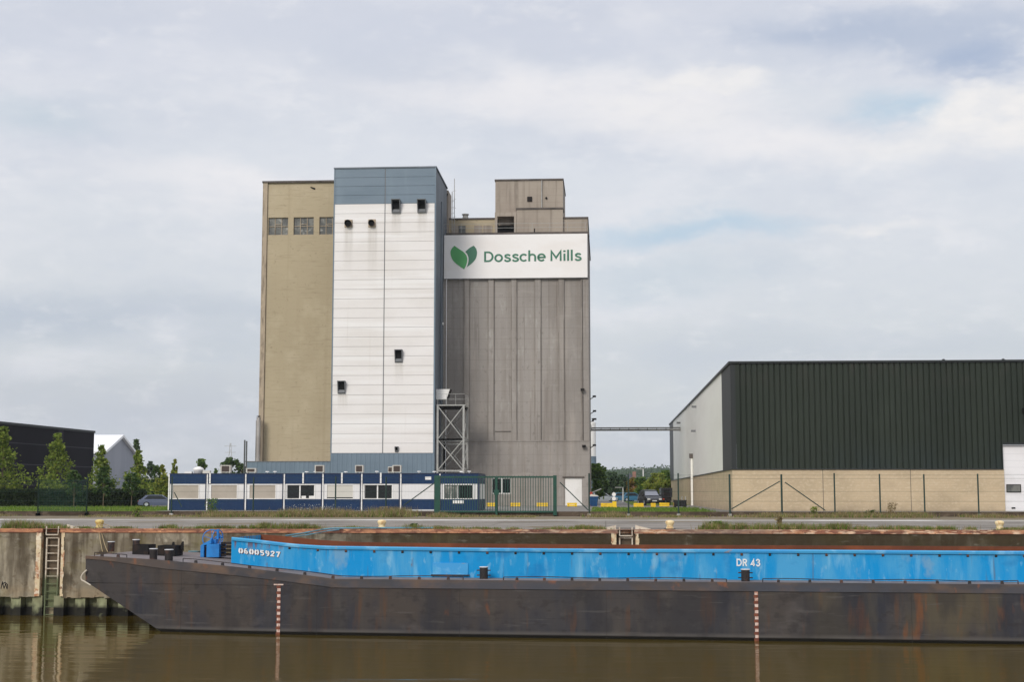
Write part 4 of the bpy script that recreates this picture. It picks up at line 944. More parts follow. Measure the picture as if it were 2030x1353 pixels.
# stains under the vents (thin grimy run-off marks on the panels)
mst = D.materials.new('runoff_grime'); mst.use_nodes = True; n, l = mst.node_tree.nodes, mst.node_tree.links
b = n['Principled BSDF']; b.inputs['Base Color'].default_value = (*S(150, 138, 110), 1); b.inputs['Roughness'].default_value = .8
tcn = n.new('ShaderNodeTexCoord'); sp_ = n.new('ShaderNodeSeparateXYZ'); l.new(tcn.outputs['Generated'], sp_.inputs[0])
geo = n.new('ShaderNodeNewGeometry'); mp = n.new('ShaderNodeMapping'); mp.inputs['Scale'].default_value = (4, 4, .25); l.new(geo.outputs['Position'], mp.inputs[0])
tn_ = n.new('ShaderNodeTexNoise'); tn_.inputs['Scale'].default_value = 1; l.new(mp.outputs[0], tn_.inputs[0])
def nm(op, a, b2):
    q = n.new('ShaderNodeMath'); q.operation = op; q.use_clamp = True
    for i_, v in enumerate((a, b2)):
        if isinstance(v, (int, float)): q.inputs[i_].default_value = v
        else: l.new(v, q.inputs[i_])
    return q.outputs[0]
edge = nm('MULTIPLY', nm('MULTIPLY', sp_.outputs[0], 5), nm('MULTIPLY', nm('SUBTRACT', 1, sp_.outputs[0]), 5))
l.new(nm('MULTIPLY', nm('MULTIPLY', nm('MULTIPLY', edge, nm('POWER', sp_.outputs[2], 1.3)), tn_.outputs[0]), .28), b.inputs['Alpha'])
MT['grime'] = mst
for px0, px1, py0, py1 in ((680, 700, 452, 560), (728, 748, 452, 580), (775, 796, 426, 480), (826, 848, 424, 480), (781, 801, 722, 770), (668, 690, 783, 820)):
    x0, z1 = at(px0, py0, YT); x1, z0 = at(px1, py1, YT)
    G().add([(x0, YT-.006, z0), (x1, YT-.006, z0), (x1, YT-.006, z1), (x0, YT-.006, z1)], [(0, 1, 2, 3)]).build('runoff_stain', 'grime', tw, recalc=False)
# tower bits: roof camera, side cable, side lamp
x, z = at(789, 328, YT+1); G().box(x-.12, x+.12, YT+.8, YT+1.2, tzt, tzt+.22).build('roof_sensor', 'ac', tw)
xs = tx1-.049
g = G(); g.tube([(tx1+.15, YT+4, Z_(873, 400, YT+4)), (tx1+.15, YT+4, Z_(873, 800, YT+4))], .09, 6); g.build('side_conduit', 'blue_clad_dark', tw)
x, z = at(875, 643, YS-.6); G().box(x-.2, x+.25, YS-.9, YS-.4, z-.12, z+.15).build('floodlight', 'white', tw)
G().box(tx1-.03, tx1+.2, YS-.7, YS-.6, z-.05, z+.0).build('lamp_arm', 'galv', tw)
# scupper bracket behind the tower
x, z = at(884, 384, YTB)
g = G(); g.tube([(x+.15, YTB+.1, z), (x-.1, YTB+.1, z-.5), (x-.5, YTB+.1, z-.9)], .12, 6); g.build('roof_bracket', 'darkmetal', tw)

# beige block
bx0 = X_(517, 640, YB); bx1 = tx0+1.5; bzt = Z_(590, 359, YB); bz0 = ZY
be = thing('beige_tower_block', 'tall plain beige rendered block with a row of dusty windows', 'building', ((bx0+bx1)/2, YB+8, ZY))
wz0, wz1 = Z_(590, 466, YB), Z_(590, 431, YB); wins = [(532, 571), (582, 622), (633, 672)]
xs_ = [bx0+.9]
g = G()
g.box(bx0+.55, bx1, YB, YB+16, bz0, wz0); g.box(bx0+.55, bx1, YB, YB+16, wz1, bzt-.2)
xprev = bx0+.55
for a, b_ in wins:
    xa, xb = X_(a, 448, YB), min(X_(b_, 448, YB), bx1-.02); g.box(xprev, xa, YB, YB+16, wz0, wz1); g.box(xa, xb, YB+.6, YB+16, wz0, wz1); xprev = xb
g.box(xprev, bx1, YB, YB+16, wz0, wz1)
g.build('wall', 'beige', be)
for a, b_ in wins:
    xa, xb = X_(a, 448, YB), min(X_(b_, 448, YB), bx1-.02)
    f_ = G(); f_.box(xa, xb, YB+.12, YB+.18, wz0, wz0+.06); f_.box(xa, xb, YB+.12, YB+.18, wz1-.06, wz1)
    for q in (0, 1/3, 2/3, 1): xx = xa+(xb-xa)*q; f_.box(max(xa, xx-.035), min(xb, xx+.035), YB+.121, YB+.179, wz0+.06, wz1-.06)
    f_.box(xa+.04, xb-.04, YB+.122, YB+.178, (wz0+wz1)/2-.03, (wz0+wz1)/2+.03)
    f_.box(xa+(xb-xa)/3, xa+(xb-xa)*2/3, YB+.123, YB+.177, wz0+(wz1-wz0)*.6, wz0+(wz1-wz0)*.63)
    wo_ = f_.build('window', 'beige_edge', be)
    G().box(xa, xb, YB+.2, YB+.23, wz0, wz1).build('pane', 'oldglass', wo_)
G().box(bx0, bx0+.53, YB-.18, YB+16, bz0, bzt-.2).build('corner_pilaster', 'beige_edge', be)
G().box(bx0-.08, bx1, YB-.25, YB+16.1, bzt-.2, bzt).build('roof_edge', 'capdark', be)
x, z = at(620, 372, YB); G().hexa([(x-.25, YB-.08, z), (x+.1, YB-.08, z-.2), (x+.3, YB+.0, z-.25), (x-.2, YB, z)], [(x-.25, YB-.08, z+.1), (x+.1, YB-.08, z-.05), (x+.3, YB, z-.05), (x-.2, YB, z+.1)]).build('spall_mark', 'black', be)
# low blue-grey annex in front of it
an = thing('blue_annex', 'low blue-grey metal annex in front of the beige block', 'annex', ((bxl+tx0)/2, YT+2, ZY))
ribbed(bxl, tx0-.03, ZY, bzl-.08, YT-.04, .5, .03).build('cladding', 'blue_clad', an, recalc=False)
G().box(bxl, tx0-.03, YT+.0, YB-.3, ZY, bzl-.1).build('core', 'blue_clad', an)
G().box(bxl-.05, tx0-.03, YT-.08, YB-.28, bzl-.079, bzl).build('roof_edge', 'seam', an)
x0, x1 = X_(492, 925, YT), X_(505, 925, YT)
# flue chimney
x, z = at(513, 827, YT+4.3)
fl = thing('silver_chimney', 'short silver chimney pipe at the left foot of the beige block', 'chimney', (x, YT+4.3, bzl))
G().lathe(x, YT+4.3, [(.31, bzl), (.31, z-.5), (.33, z-.48), (.33, z-.42), (.24, z-.38), (.24, z-.05)], 18).build('pipe', 'steelpipe', fl, smooth=False)
G().lathe(x, YT+4.3, [(.05, z-.05), (.12, z+.02), (.3, z+.05), (.05, z+.12)], 12).build('rain_cap', 'darkmetal', fl)

# concrete silo
sx0 = tx1+.3; sx1 = X_(1168, 800, YS); szt = Z_(1022, 463, YS); szl = Z_(1022, 874, YS)
YSB = 176.0
si = thing('concrete_silo', 'broad grey concrete silo block with vertical ribs behind the white tower', 'silo', ((sx0+sx1)/2, YS+10, ZY))
dr0, dr1 = X_(1119.5, 975, YS), X_(1154, 975, YS); drz = Z_(1137, 948, YS)
w0, w1, wz0, wz1 = X_(975, 965, YS), X_(1013, 965, YS), Z_(995, 980, YS), Z_(995, 948, YS)
g = G()
g.box(sx0, sx1, YS+.18, YSB, szl, szt-.25)
g.box(sx0, w0, YS, YS+.6, ZY, szl-.1); g.box(w1, dr0, YS, YS+.6, ZY, szl-.1); g.box(dr1, sx1+.02, YS, YS+.6, ZY, szl-.1)
g.box(w0, w1, YS, YS+.6, ZY, wz0); g.box(w0, w1, YS, YS+.6, wz1, szl-.1); g.box(dr0, dr1, YS, YS+.6, drz, szl-.1); g.box(sx0, sx1+.02, YS+.6, YSB, ZY, szl-.1)
g.build('wall', 'concrete', si)
G().box(sx0, sx1+.03, YS-.06, YSB, szl-.099, szl-.001).build('ledge', 'concrete', si)
ribs = [(878, 884), (920, 930), (967.5, 978.5), (1014, 1023.5), (1060.6, 1071.7), (1108, 1118), (1153, 1168)]
for a, b_ in ribs:
    xa, xb = X_(a, 750, YS), X_(b_, 750, YS)
    if b_ == 1168: xb = sx1
    G().box(xa, xb, YS, YS+.179, szl, szt-.25).build('rib', 'concrete', si)
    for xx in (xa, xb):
        if xx < sx1-.05 and xx > sx0: G().box(xx-.045, xx+.045, YS-.004, YS+.178, szl, szt-.25).build('shaded_joint', 'shaded_joint', si)  # darker strips painting groove shade along the rib edges
# fine pour lines beside the ribs
for a in (899, 944, 951, 990, 1001, 1036, 1047, 1084, 1092, 1130, 1141):
    xa = X_(a, 750, YS); G().box(xa-.03, xa+.03, YS+.172, YS+.1795, szl, szt-.25).build('pour_line', 'concrete', si)
G().box(sx0-.1, sx1+.1, YS-.08, YSB+.1, szt-.249, szt+.12).build('parapet', 'capdark', si)
G().box(dr0+.02, dr1-.02, YS+.12, YS+.2, ZY, drz-.02).build('door', 'white', si)
G().box(dr0-.25, dr1+.25, YS-.1, YS-.001, drz+.02, drz+.14).build('door_lintel', 'capdark', si)
f_ = G(); f_.box(w0, w1, YS+.08, YS+.16, wz0, wz0+.1); f_.box(w0, w1, YS+.08, YS+.16, wz1-.1, wz1)
for xx in (w0, (w0+w1)/2-.02, w1-.12): f_.box(xx, xx+.12, YS+.081, YS+.159, wz0+.1, wz1-.1)
wo_ = f_.build('window', 'white', si); G().box(w0, w1, YS+.17, YS+.2, wz0, wz1).build('pane', 'glass', wo_)
# yard lamps and pipes on the silo
def wl(px, py, Y, name='wall_lamp', mat='darkmetal'):
    x, z = at(px, py, Y); o = G().box(x-.22, x+.2, Y-.5, Y-.15, z-.12, z+.16).build(name, mat, si); G().box(x-.04, x+.04, Y-.16, Y+.17, z-.03, z+.03).build('lamp_arm', 'galv', o)
wl(1155, 774, YS); wl(1158, 886, YS)
x = X_(1155, 700, YS); g = G(); g.bar((x, YS-.05, Z_(1155, 770, YS)), (x, YS-.05, szt-1), .035); g.bar((x+.0, YS-.05, Z_(1155, 780, YS)), (x, YS-.05, szl), .05); g.build('cable', 'capdark', si)
for px, py, yy in ((1169, 789, 168), (1169.5, 818, 171), (1171, 834, 175), (1171, 886, 165)):
    z = Z_(px, py, yy); g = G().bar((sx1, yy, z-.2), (sx1+.45, yy, z+.1), .05); g.box(sx1+.3, sx1+.7, yy-.2, yy+.2, z+.05, z+.25); g.build('side_lamp', 'darkmetal', si)
g = G(); z = Z_(1000, 856, YS); g.box(X_(981, 855, YS), X_(1013, 855, YS), YS+.13, YS+.1795, z-.04, z+.04); g.build('patch_line', 'capdark', si)

# rooftop structures on the silo
def roofblock(name, label, px0, px1, pyt, Y, dep, mat='concrete2', cap=.18, ztop=None, zbase=None):
    x0, x1 = X_(px0, pyt, Y), X_(px1, pyt, Y); z1 = Z_((px0+px1)/2, pyt, Y) if ztop is None else ztop; zb_ = szt+.12 if zbase is None else zbase
    o = G().box(x0, x1, Y, Y+dep, zb_, z1-cap).build(name, mat, si)
    G().box(x0-.08, x1+.08, Y-.1, Y+dep+.1, z1-cap+.001, z1).build('roof_edge', 'capdark', o)
    return o, x0, x1, z1
o, a, b_, zz = roofblock('penthouse', '', 982, 1116, 355, YS+4, 9)
x, z = at(1050, 395, YS+4); G().box(x-.28, x+.28, YS+3.9, YS+3.999, z-.28, z+.28).build('louvre', 'darkmetal', o)
x, z = at(1083, 393, YS+4); G().lathe(0, 0, [(.13, 0), (.13, .12)], 10).xf(lambda a_, b2, c2: (x+a_, YS+3.99-c2, z+b2)).build('pipe_hole', 'black', o)
x, z = at(1074, 400, YS+4); G().bar((x, YS+3.9, Z_(1074, 358, YS+4)), (x, YS+3.9, szt+3), .06, 6).build('downpipe', 'galv', o)
roofblock('lift_room', '', 1024, 1116, 412, YS+1.6, 2.35)
roofblock('roof_room', '', 1116.5, 1165, 430.5, YS+2.0, 12)
roofblock('roof_parapet_room', '', 890, 984, 432.5, YS+4, 10, 'beige')
z = Z_(930, 447, YS+3.99)
for k, (a_, b2) in enumerate(((896, 908), (909, 923), (925, 938), (940, 956), (958, 976))):
    xa, xb = X_(a_, 450, YS+4), X_(b2, 450, YS+4); G().box(xa, xb, YS+3.95, YS+3.998, szt+.13, z-.02).build('wall_panel', ('concrete2', 'oldglass', 'beige', 'concrete2', 'concrete2')[k], si)
# dark open bay
xa, xb = X_(981, 440, YS+1.6), X_(1023.5, 440, YS+1.6); zt2 = Z_(1000, 421, YS+1.6); zt3 = Z_(1000, 429, YS+1.6)
g = G(); g.box(xa, xb, YS+1.6, YS+3.9, zt3, zt2); g.box(xa, xa+.28, YS+1.6, YS+1.9, szt+.12, zt3); g.box(xb-.25, xb, YS+1.6, YS+1.9, szt+.12, zt3); ob = g.build('open_bay', 'concrete2', si)
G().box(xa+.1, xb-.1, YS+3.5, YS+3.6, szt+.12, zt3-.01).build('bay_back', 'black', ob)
G().box(xa+.3, xb-.3, YS+3.2, YS+3.4, zt3-.75, zt3-.01).build('bay_beam', 'concrete2', ob)
# roof railing
g = G()
for zz in (.55, 1.05): g.bar((X_(880, 455, YS), YS+.1, szt+.12+zz), (sx1-.1, YS+.1, szt+.12+zz), .022, 4)
x = X_(880, 455, YS)
while x < sx1: g.bar((x, YS+.1, szt+.12), (x, YS+.1, szt+1.17), .022, 4); x += 2.0
g.build('roof_railing', 'galv', si)
x = X_(1059.5, 455, YS); G().bar((x, YS+.05, szt+.12), (x, YS+.05, szt+.55), .07, 6).build('roof_stub', 'darkmetal', si)
x, z = at(921, 424, YS+5); G().lathe(x, YS+6, [(.55, z-.7), (.35, z-.3), (.3, z), (.42, z+.05), (.42, z+.15)], 12).build('roof_ventilator', 'galv', si)
# grey housing right behind the tower
x0, x1 = X_(872, 420, YTB+.5), X_(889, 420, YTB+.5); G().box(x0, x1, YTB+.3, YTB+3.5, szt+.12, Z_(885, 378, YTB+.5)).build('stair_head', 'concrete2', si)
# antennas
for px_, pt, lab in ((896.5, 380, 'shorter thin rooftop aerial nearer the white tower'), (901, 354, 'taller thin lattice aerial on the silo roof')):
    x, z = at(px_, pt, YS+3); t = thing('roof_aerial', lab, 'aerial', (x, YS+3, szt+.12), 'aerials on the silo roof')
    G().bar((x, YS+3, szt+.12), (x, YS+3, z), .045, 5).build('mast', 'galv', t)
    g = G()
    for k in range(5): zz = szt+1.5+k*(z-szt-2)/5; g.bar((x-.2, YS+3, zz), (x+.2, YS+3, zz+.1), .02, 4)
    g.build('cross_bars', 'galv', t)
# sign
gx0, gx1 = X_(880.5, 508, YS-.25), X_(1164.5, 508, YS-.25); gz1, gz0 = Z_(1022, 465, YS-.25), Z_(1022, 551.5, YS-.25)
sg = thing('mill_sign', 'big white sign board with green leaves and the mill name', 'sign', ((gx0+gx1)/2, YS-.25, gz0))
G().box(gx0, gx1, YS-.25, YS-.082, gz0, gz1).build('board', 'signwhite', sg)
g = G(); fr = .05
g.box(gx0-fr, gx1+fr, YS-.24, YS-.09, gz0-fr, gz0-.001); g.box(gx0-fr, gx0-.001, YS-.24, YS-.09, gz0, gz1); g.box(gx1+.001, gx1+fr, YS-.24, YS-.09, gz0, gz1); g.build('frame', 'seam', sg)
SYF = YS-.25
def c5(cx, cy): return at(860+cx/5.412, 330+cy/5.412, SYF)
def cat(pts, k=6):      # smooth closed curve with sharp first point and sharp marked points
    out = []
    for seg in pts:
        n_ = len(seg)
        for i in range(n_-1):
            p_0 = seg[max(i-1, 0)]; p_1 = seg[i]; p_2 = seg[i+1]; p_3 = seg[min(i+2, n_-1)]
            for j in range(k):
                t = j/k; out.append(tuple(.5*((2*p_1[a])+(-p_0[a]+p_2[a])*t+(2*p_0[a]-5*p_1[a]+4*p_2[a]-p_3[a])*t*t+(-p_0[a]+3*p_1[a]-3*p_2[a]+p_3[a])*t**3) for a in (0, 1)))
    return out
l1 = cat([[(222, 852), (275, 890), (325, 925), (355, 970), (358, 1020), (345, 1065), (325, 1105)], [(325, 1105), (262, 1062), (210, 1015), (184, 960), (180, 915), (195, 880), (222, 852)]])
l2 = cat([[(428, 850), (455, 885), (464, 930), (452, 985), (420, 1030), (355, 1083)], [(355, 1083), (370, 1030), (372, 985), (360, 945), (338, 918)], [(338, 918), (378, 880), (428, 850)]])
G().prism([c5(*p) for p in l1], SYF-.03, SYF-.001).build('leaf_emblem', 'leafgreen', sg)
G().prism([c5(*p) for p in l2], SYF-.03, SYF-.001).build('leaf_emblem', 'leafdark', sg)
ta, tb = c5(540, 1026), c5(1586, 1008); th_ = c5(540, 915)[1]-c5(540, 1026)[1]
def pl(u, v, d): return (ta[0]+u, SYF-.001-d, ta[1]+(tb[1]-ta[1])*.6*u/(tb[0]-ta[0])+v)
text_geo('Dossche Mills', pl, tb[0]-ta[0], th_*1.0, .03, .158, .0).build('lettering', 'signgreen', sg)

# steel frame tower at the foot of the silo
fx0, fx1 = X_(867.5, 860, YT+.4), X_(919, 860, YT+.4); fzt = Z_(893, 803, YT+.4); fzm = Z_(893, 872, YT+.4); fy0, fy1 = YT+.4, YT+4.6
fx2 = fx1
st_t = thing('steel_frame_tower', 'grey open steel frame with cross bracing and railed platform', 'steel frame', ((fx0+fx1)/2, (fy0+fy1)/2, ZY))
for x in (fx0, fx1):
    for y in (fy0, fy1): G().box(x-.1, x+.1, y-.1, y+.1, ZY, fzt-.12).build('column', 'galv', st_t)
g = G()
for y in (fy0, fy1):
    for zz in (fzm, fzm-.35 if y == fy1 else fzm, Z_(893, 934, YT)): g.box(fx0+.1, fx1-.1, y-.07, y+.07, zz-.08, zz+.08) if not (y == fy0 and zz == fzm and False) else None
for x in (fx0, fx1):
    for zz in (fzm, Z_(893, 934, YT)): g.box(x-.06, x+.06, fy0+.1, fy1-.1, zz-.08, zz+.08)
g.build('beam', 'galv', st_t)
zl = Z_(893, 934, YT)
for y in (fy0-.02, fy1+.02):
    for za_, zb_ in ((fzm, fzt-.15), (zl, fzm)):
        for xa, xb in ((fx0, fx1), (fx1, fx0)): G().bar((xa, y, za_), (xb, y, zb_), .06, 5).build('brace', 'galv', st_t)
for x in (fx1,):
    for za_, zb_ in ((fzm, fzt-.15), (zl, fzm)):
        G().bar((x, fy0, za_), (x, fy1, zb_), .05, 5).build('brace', 'galv', st_t); G().bar((x, fy1, za_), (x, fy0, zb_), .05, 5).build('brace', 'galv', st_t)
G().box(fx0-.1, fx1+.15, fy0-.1, fy1+.1, fzt-.119, fzt).build('platform', 'galv', st_t)
G().box(fx0+.1, fx1-.1, fy0+.1, fy1-.1, fzt-.3, fzt-.121).build('platform_joists', 'darkmetal', st_t)
g = G(); ht = 1.15
cor = [(fx0, fy0), (fx1+.1, fy0), (fx1+.1, fy1), ]
for (xa, ya), (xb, yb) in zip(cor, cor[1:]):
    for zz in (.58, ht): g.bar((xa, ya, fzt+zz), (xb, yb, fzt+zz), .022, 4)
    n_ = 3
    for k in range(n_+1): x, y = xa+(xb-xa)*k/n_, ya+(yb-ya)*k/n_; g.bar((x, y, fzt), (x, y, fzt+ht), .022, 4)
g.build('railing', 'galv', st_t)
# grain spout from tower side
x0, z1 = at(868, 773, YT+2.2); x1, z0 = at(893, 793, YT+2.2); xm = X_(886, 793, YT+2.2)
t = thing('discharge_spout', 'white slanted spout sticking out of the tower side above the platform', 'spout', (x0, YT+2.2, z0))
G().prism([(tx1-.04, z1), (x1, z1), (xm, z0), (tx1-.04, z0)], YT+1.6, YT+2.8).build('housing', 'white', t)
G().prism([(x1+.02, z1), (x1+.09, z1), (xm+.09, z0-.03), (xm+.02, z0-.03)], YT+1.55, YT+2.85).build('front_lip', 'darkmetal', t)

# ------------------------------------------------------------------ warehouse at the right
YWH, YWB = 111.5, 216.0
wx0 = X_(1451, 900, YWH); wzt = Z_(1451, 717, YWH); wzb = Z_(1451, 930, YWH); wx1 = wx0+85
zback = Z_(1331, 841, YWB)
wh = thing('green_warehouse', 'long dark green ribbed warehouse on a beige masonry base', 'warehouse', (wx0+20, YWH+20, ZY))
dx0 = X_(1991, 950, YWH); dzt = Z_(2010, 883, YWH)
g = G(); g.box(wx0, dx0, YWH, YWH+.4, ZY-.3, wzb-.08); g.box(dx0+5, wx1, YWH, YWH+.4, ZY-.3, wzb-.08); g.box(wx0, wx0+.4, YWH+.4, YWB, ZY-.3, wzb-.08)
for px_ in (1632, 1806): pass
g.build('masonry_base', 'brick', wh)
for px_ in (1632, 1806): x = X_(px_, 980, YWH); G().box(x-.02, x+.02, YWH-.006, YWH-.0005, ZY, wzb-.08).build('movement_joint', 'capdark', wh)
G().box(wx0+.02, wx1, YWH+.12, YWH+.3, dzt+.1, wzt-.2).build('cladding_backing', 'wtrim', wh)
RP = 11.1/F*YWH*1.0
ribbed(wx0+.35, dx0-.05, wzb, wzt-.2, YWH-.06, RP, .10, .72).build('ribbed_cladding', 'wgreen', wh, recalc=False)
ribbed(dx0-.05, wx1, dzt+.18, wzt-.2, YWH-.06, RP, .10, .72).build('ribbed_cladding', 'wgreen', wh, recalc=False)
G().box(wx0, wx0+.349, YWH-.03, YWH+.1, wzb, wzt-.2).build('corner_trim', 'wtrim', wh)
G().box(wx0-.06, dx0-.05, YWH-.09, YWH+.12, wzb-.079, wzb-.001).build('base_flashing', 'wtrim', wh)
G().box(dx0-.05, dx0+5.2, YWH-.09, YWH+.12, dzt+.02, dzt+.17).build('door_lintel', 'wtrim', wh)
g = G()
for zq in (wzb+(wzt-wzb)*.52,): g.box(wx0+.35, wx1, YWH-.055, YWH-.042, zq-.015, zq+.015)
g.build('sheet_lap', 'wtrim', wh)
G().box(wx0+.05, wx1, YWH-.2, YWH-.121, wzt-.16, wzt-.02).build('gutter', 'wtrim', wh)
# side: dark strip then pale panels with raking top
ys = YWH+.22*(YWB-YWH)*.62
def side(ya, yb, zt, zb_, th, mat, name):
    f = lambda y: wzt+(zback-wzt)*(y-YWH)/(YWB-YWH)-.2
    G().hexa([(wx0-th, ya, zb_), (wx0+.1, ya, zb_), (wx0+.1, yb, zb_), (wx0-th, yb, zb_)], [(wx0-th, ya, f(ya)), (wx0+.1, ya, f(ya)), (wx0+.1, yb, f(yb)), (wx0-th, yb, f(yb))]).build(name, mat, wh)
vpx = 1198
def y_of(px): return YWH*(1451-vpx)/(px-vpx)
y1_ = y_of(1433); y2_ = y_of(1335.5)
side(YWH+.1, y1_, 0, wzb, .02, 'wtrim', 'side_dark_strip'); side(y1_+.02, y2_, 0, wzb, .03, 'wside', 'side_cladding'); side(y2_+.02, YWB, 0, wzb, .05, 'wtrim', 'rear_corner_trim')
G().box(wx0-.07, wx0+.1, YWH+.13, YWB, wzb-.079, wzb-.001).build('side_flashing', 'wtrim', wh)
f = lambda y: wzt+(zback-wzt)*(y-YWH)/(YWB-YWH)
G().hexa([(wx0-.15, YWH-.12, wzt-.199), (wx1, YWH-.12, wzt-.199), (wx1, YWB+.1, zback-.199), (wx0-.15, YWB+.1, zback-.199)], [(wx0-.15, YWH-.12, wzt), (wx1, YWH-.12, wzt), (wx1, YWB+.1, zback), (wx0-.15, YWB+.1, zback)]).build('roof', 'wtrim', wh)
for px_ in (1868, 1986): x = X_(px_, 713, YWH+1); G().lathe(x, YWH+.6, [(.12, wzt-.05), (.12, wzt+.1), (.05, wzt+.15)], 8).build('roof_stud', 'wtrim', wh)
d_ = G().box(dx0, dx0+4.98, YWH+.15, YWH+.25, ZY-.3, dzt).build('roller_door', 'door', wh)
G().box(X_(1997, 968, YWH), X_(2024, 968, YWH), YWH+.12, YWH+.149, Z_(2010, 976, YWH), Z_(2010, 962, YWH)).build('door_window', 'oldglass', d_)
g = G(); a, b_, c_, d2 = X_(1996, 968, YWH), X_(2025, 968, YWH), Z_(2010, 977, YWH), Z_(2010, 961, YWH)
g.box(a, b_, YWH+.1, YWH+.148, c_, c_+.05); g.box(a, b_, YWH+.1, YWH+.148, d2-.05, d2); g.box(a, a+.05, YWH+.1, YWH+.148, c_+.05, d2-.05); g.box(b_-.05, b_, YWH+.1, YWH+.148, c_+.05, d2-.05); g.build('door_window_frame', 'darkmetal', d_)
x, z = at(2010, 1008, YWH); G().box(x-.14, x+.14, YWH+.1, YWH+.149, z-.05, z+.05).build('handle', 'black', d_)
x, z = at(2029, 815, YWH); G().box(x-.1, x+.35, YWH-.5, YWH-.05, z-.2, z+.2).build('wall_lamp', 'black', wh)
# downpipe and small lights on the side
yy = y_of(1374); zz = Z_(1374, 909, yy)
g = G().box(wx0-.28, wx0-.06, yy, yy+.5, ZY, zz); g.build('downpipe', 'wside', wh)
G().box(wx0-.40, wx0-.05, yy-.1, yy+.6, zz+.001, zz+.5).build('hopper', 'capdark', wh)
for px_, py_ in ((1382, 807), (1350, 839), (1380, 855), ): yy = y_of(px_); zz = Z_(px_, py_, yy); G().box(wx0-.5, wx0-.031, yy-.2, yy+.2, zz-.1, zz+.1).build('side_lamp', 'seam', wh)
for px_ in (1369, 1377): yy = y_of(px_)-3; G().bar((wx0-1.2, yy, ZY), (wx0-1.2, yy, Z_(px_, 985, yy)), .06, 6).build('guard_post', 'galv', wh)
# pipe bridge
yy = y_of(1350); zz = Z_(1250, 851, yy)
pb = thing('pipe_bridge', 'thin horizontal pipe bridge joining the silo and the warehouse', 'pipe bridge', ((sx1+wx0)/2, yy, zz))
xs0 = sx1
for dz, r_ in ((.12, .07), (-.1, .09)): G().bar((sx1, yy, zz+dz), (wx0, yy, zz+dz), r_, 8).build('pipe', 'galv', pb)
g = G(); g.box(sx1, wx0, yy-.25, yy-.15, zz-.26, zz-.18); g.box(sx1, wx0, yy-.25, yy-.15, zz+.14, zz+.2)
x = sx1
while x < wx0-1: g.box(x, x+.06, yy-.24, yy-.16, zz-.18, zz+.14); x += 1.2
g.build('tray', 'capdark', pb)
G().box(sx1-.6, sx1-.001, YSB, yy+.3, zz-.3, zz+.3).build('wall_bracket', 'galv', pb)

# ------------------------------------------------------------------ fence and gate
fe_sec = []
def fence(posts, braces, label, top_py=940, dense=False, name='mesh_fence', wires=True):
    xs_p = [X_(p, 1000, YF-.25) for p in posts]
    t = thing(name, label, 'fence', (xs_p[0], YF-.25, 0), 'green wire fence along the verge')
    y = YF-.25; ztp = Z_(1550, top_py, y)
    for x, p in zip(xs_p, posts):
        o = G().bar((x, y, 0), (x, y, ztp+random.uniform(-.06, .06)), .055 if p not in (1550, 1447) else .07, 8).build('post', 'fencedark', t)
        G().box(x-.12, x+.12, y-.12, y+.12, .0, .2).build('footing', 'kerb', o)
    g = G()
    if wires:
        for zz in ([.45, 1.1, 1.8, ztp-.35, ztp-.1]): g.bar((xs_p[0], y, zz), (xs_p[-1], y, zz), .008, 3)
        step = .12 if dense else .6
        x = xs_p[0]
        while x < xs_p[-1] and dense: g.bar((x, y, .3), (x, y, ztp-.1), .009, 3, caps=False); x += step
        if dense:
            zz = .3
            while zz < ztp: g.bar((xs_p[0], y, zz), (xs_p[-1], y, zz), .008, 3); zz += .12
        g.build('wire_mesh', 'fence', t)
    for (ax, ay), (bx_, by_) in braces:
        a = at(ax, ay, y); b_ = at(bx_, by_, y); G().bar((a[0], y-.06, a[1]), (b_[0], y-.06, b_[1]), .04, 6).build('brace', 'fencedark', t)
    return t
fence([1168, 1246, 1345, 1447, 1550, 1655, 1745, 1833, 1940, 2045, 2150, 2250], [((1546, 955), (1450, 1010)), ((1556, 957), (1636, 1013)), ((1110, 957), (1166, 1012))], 'green wire fence with slim posts in front of the warehouse')
fence([75.5, 172], [], 'dense green mesh fence panel left of the cabins', 950, True)
fence([-60, 75.5], [], 'green wire fence running out of the picture on the left', 950)
fence([172, 340, 502, 665, 765, 862], [((868-6, 958), (800, 1003)), ((346, 977), (361, 1006))], 'faint green wire fence in front of the blue cabins', 945)
# gate
y = YF-.25; gx0, gx1 = X_(868.5, 980, y), X_(1101, 980, y); gzt, gzb = Z_(985, 945, y), Z_(985, 1017, y)
gt = thing('sliding_gate', 'green barred sliding gate between two thick green posts', 'gate', ((gx0+gx1)/2, y, .1))
for x, wd in ((gx0, .26), (gx1, .16)): G().box(x-wd, x+wd*.6, y-.12, y+.12, .08, gzt+.06).build('gate_post', 'fence', gt)
g = G(); g.box(gx0+.2, gx1-.17, y-.05, y+.05, gzt-.12, gzt); g.box(gx0+.2, gx1-.17, y-.05, y+.05, gzb, gzb+.12); g.build('gate_frame', 'fence', gt)
x = gx0+.3; g = G()
while x < gx1-.25: g.box(x-.022, x+.022, y-.022, y+.022, gzb+.12, gzt-.12); x += 5.0/F*YF
g.build('bars', 'fence', gt)
xm_ = X_(984.5, 990, y); g = G().box(xm_-.07, xm_+.07, y-.2, y-.051, .1, Z_(984, 948, y)); g.box(xm_-.18, xm_+.18, y-.22, y-.201, Z_(984, 982, y), Z_(984, 972, y)); g.build('guide_post', 'fence', gt)
for k in range(30): xx = gx0+.3+k*(gx1-gx0-.6)/30; G().bar((xx, y, gzt), (xx, y, gzt+.1), .022, 4, .004).build('spike', 'fence', gt)

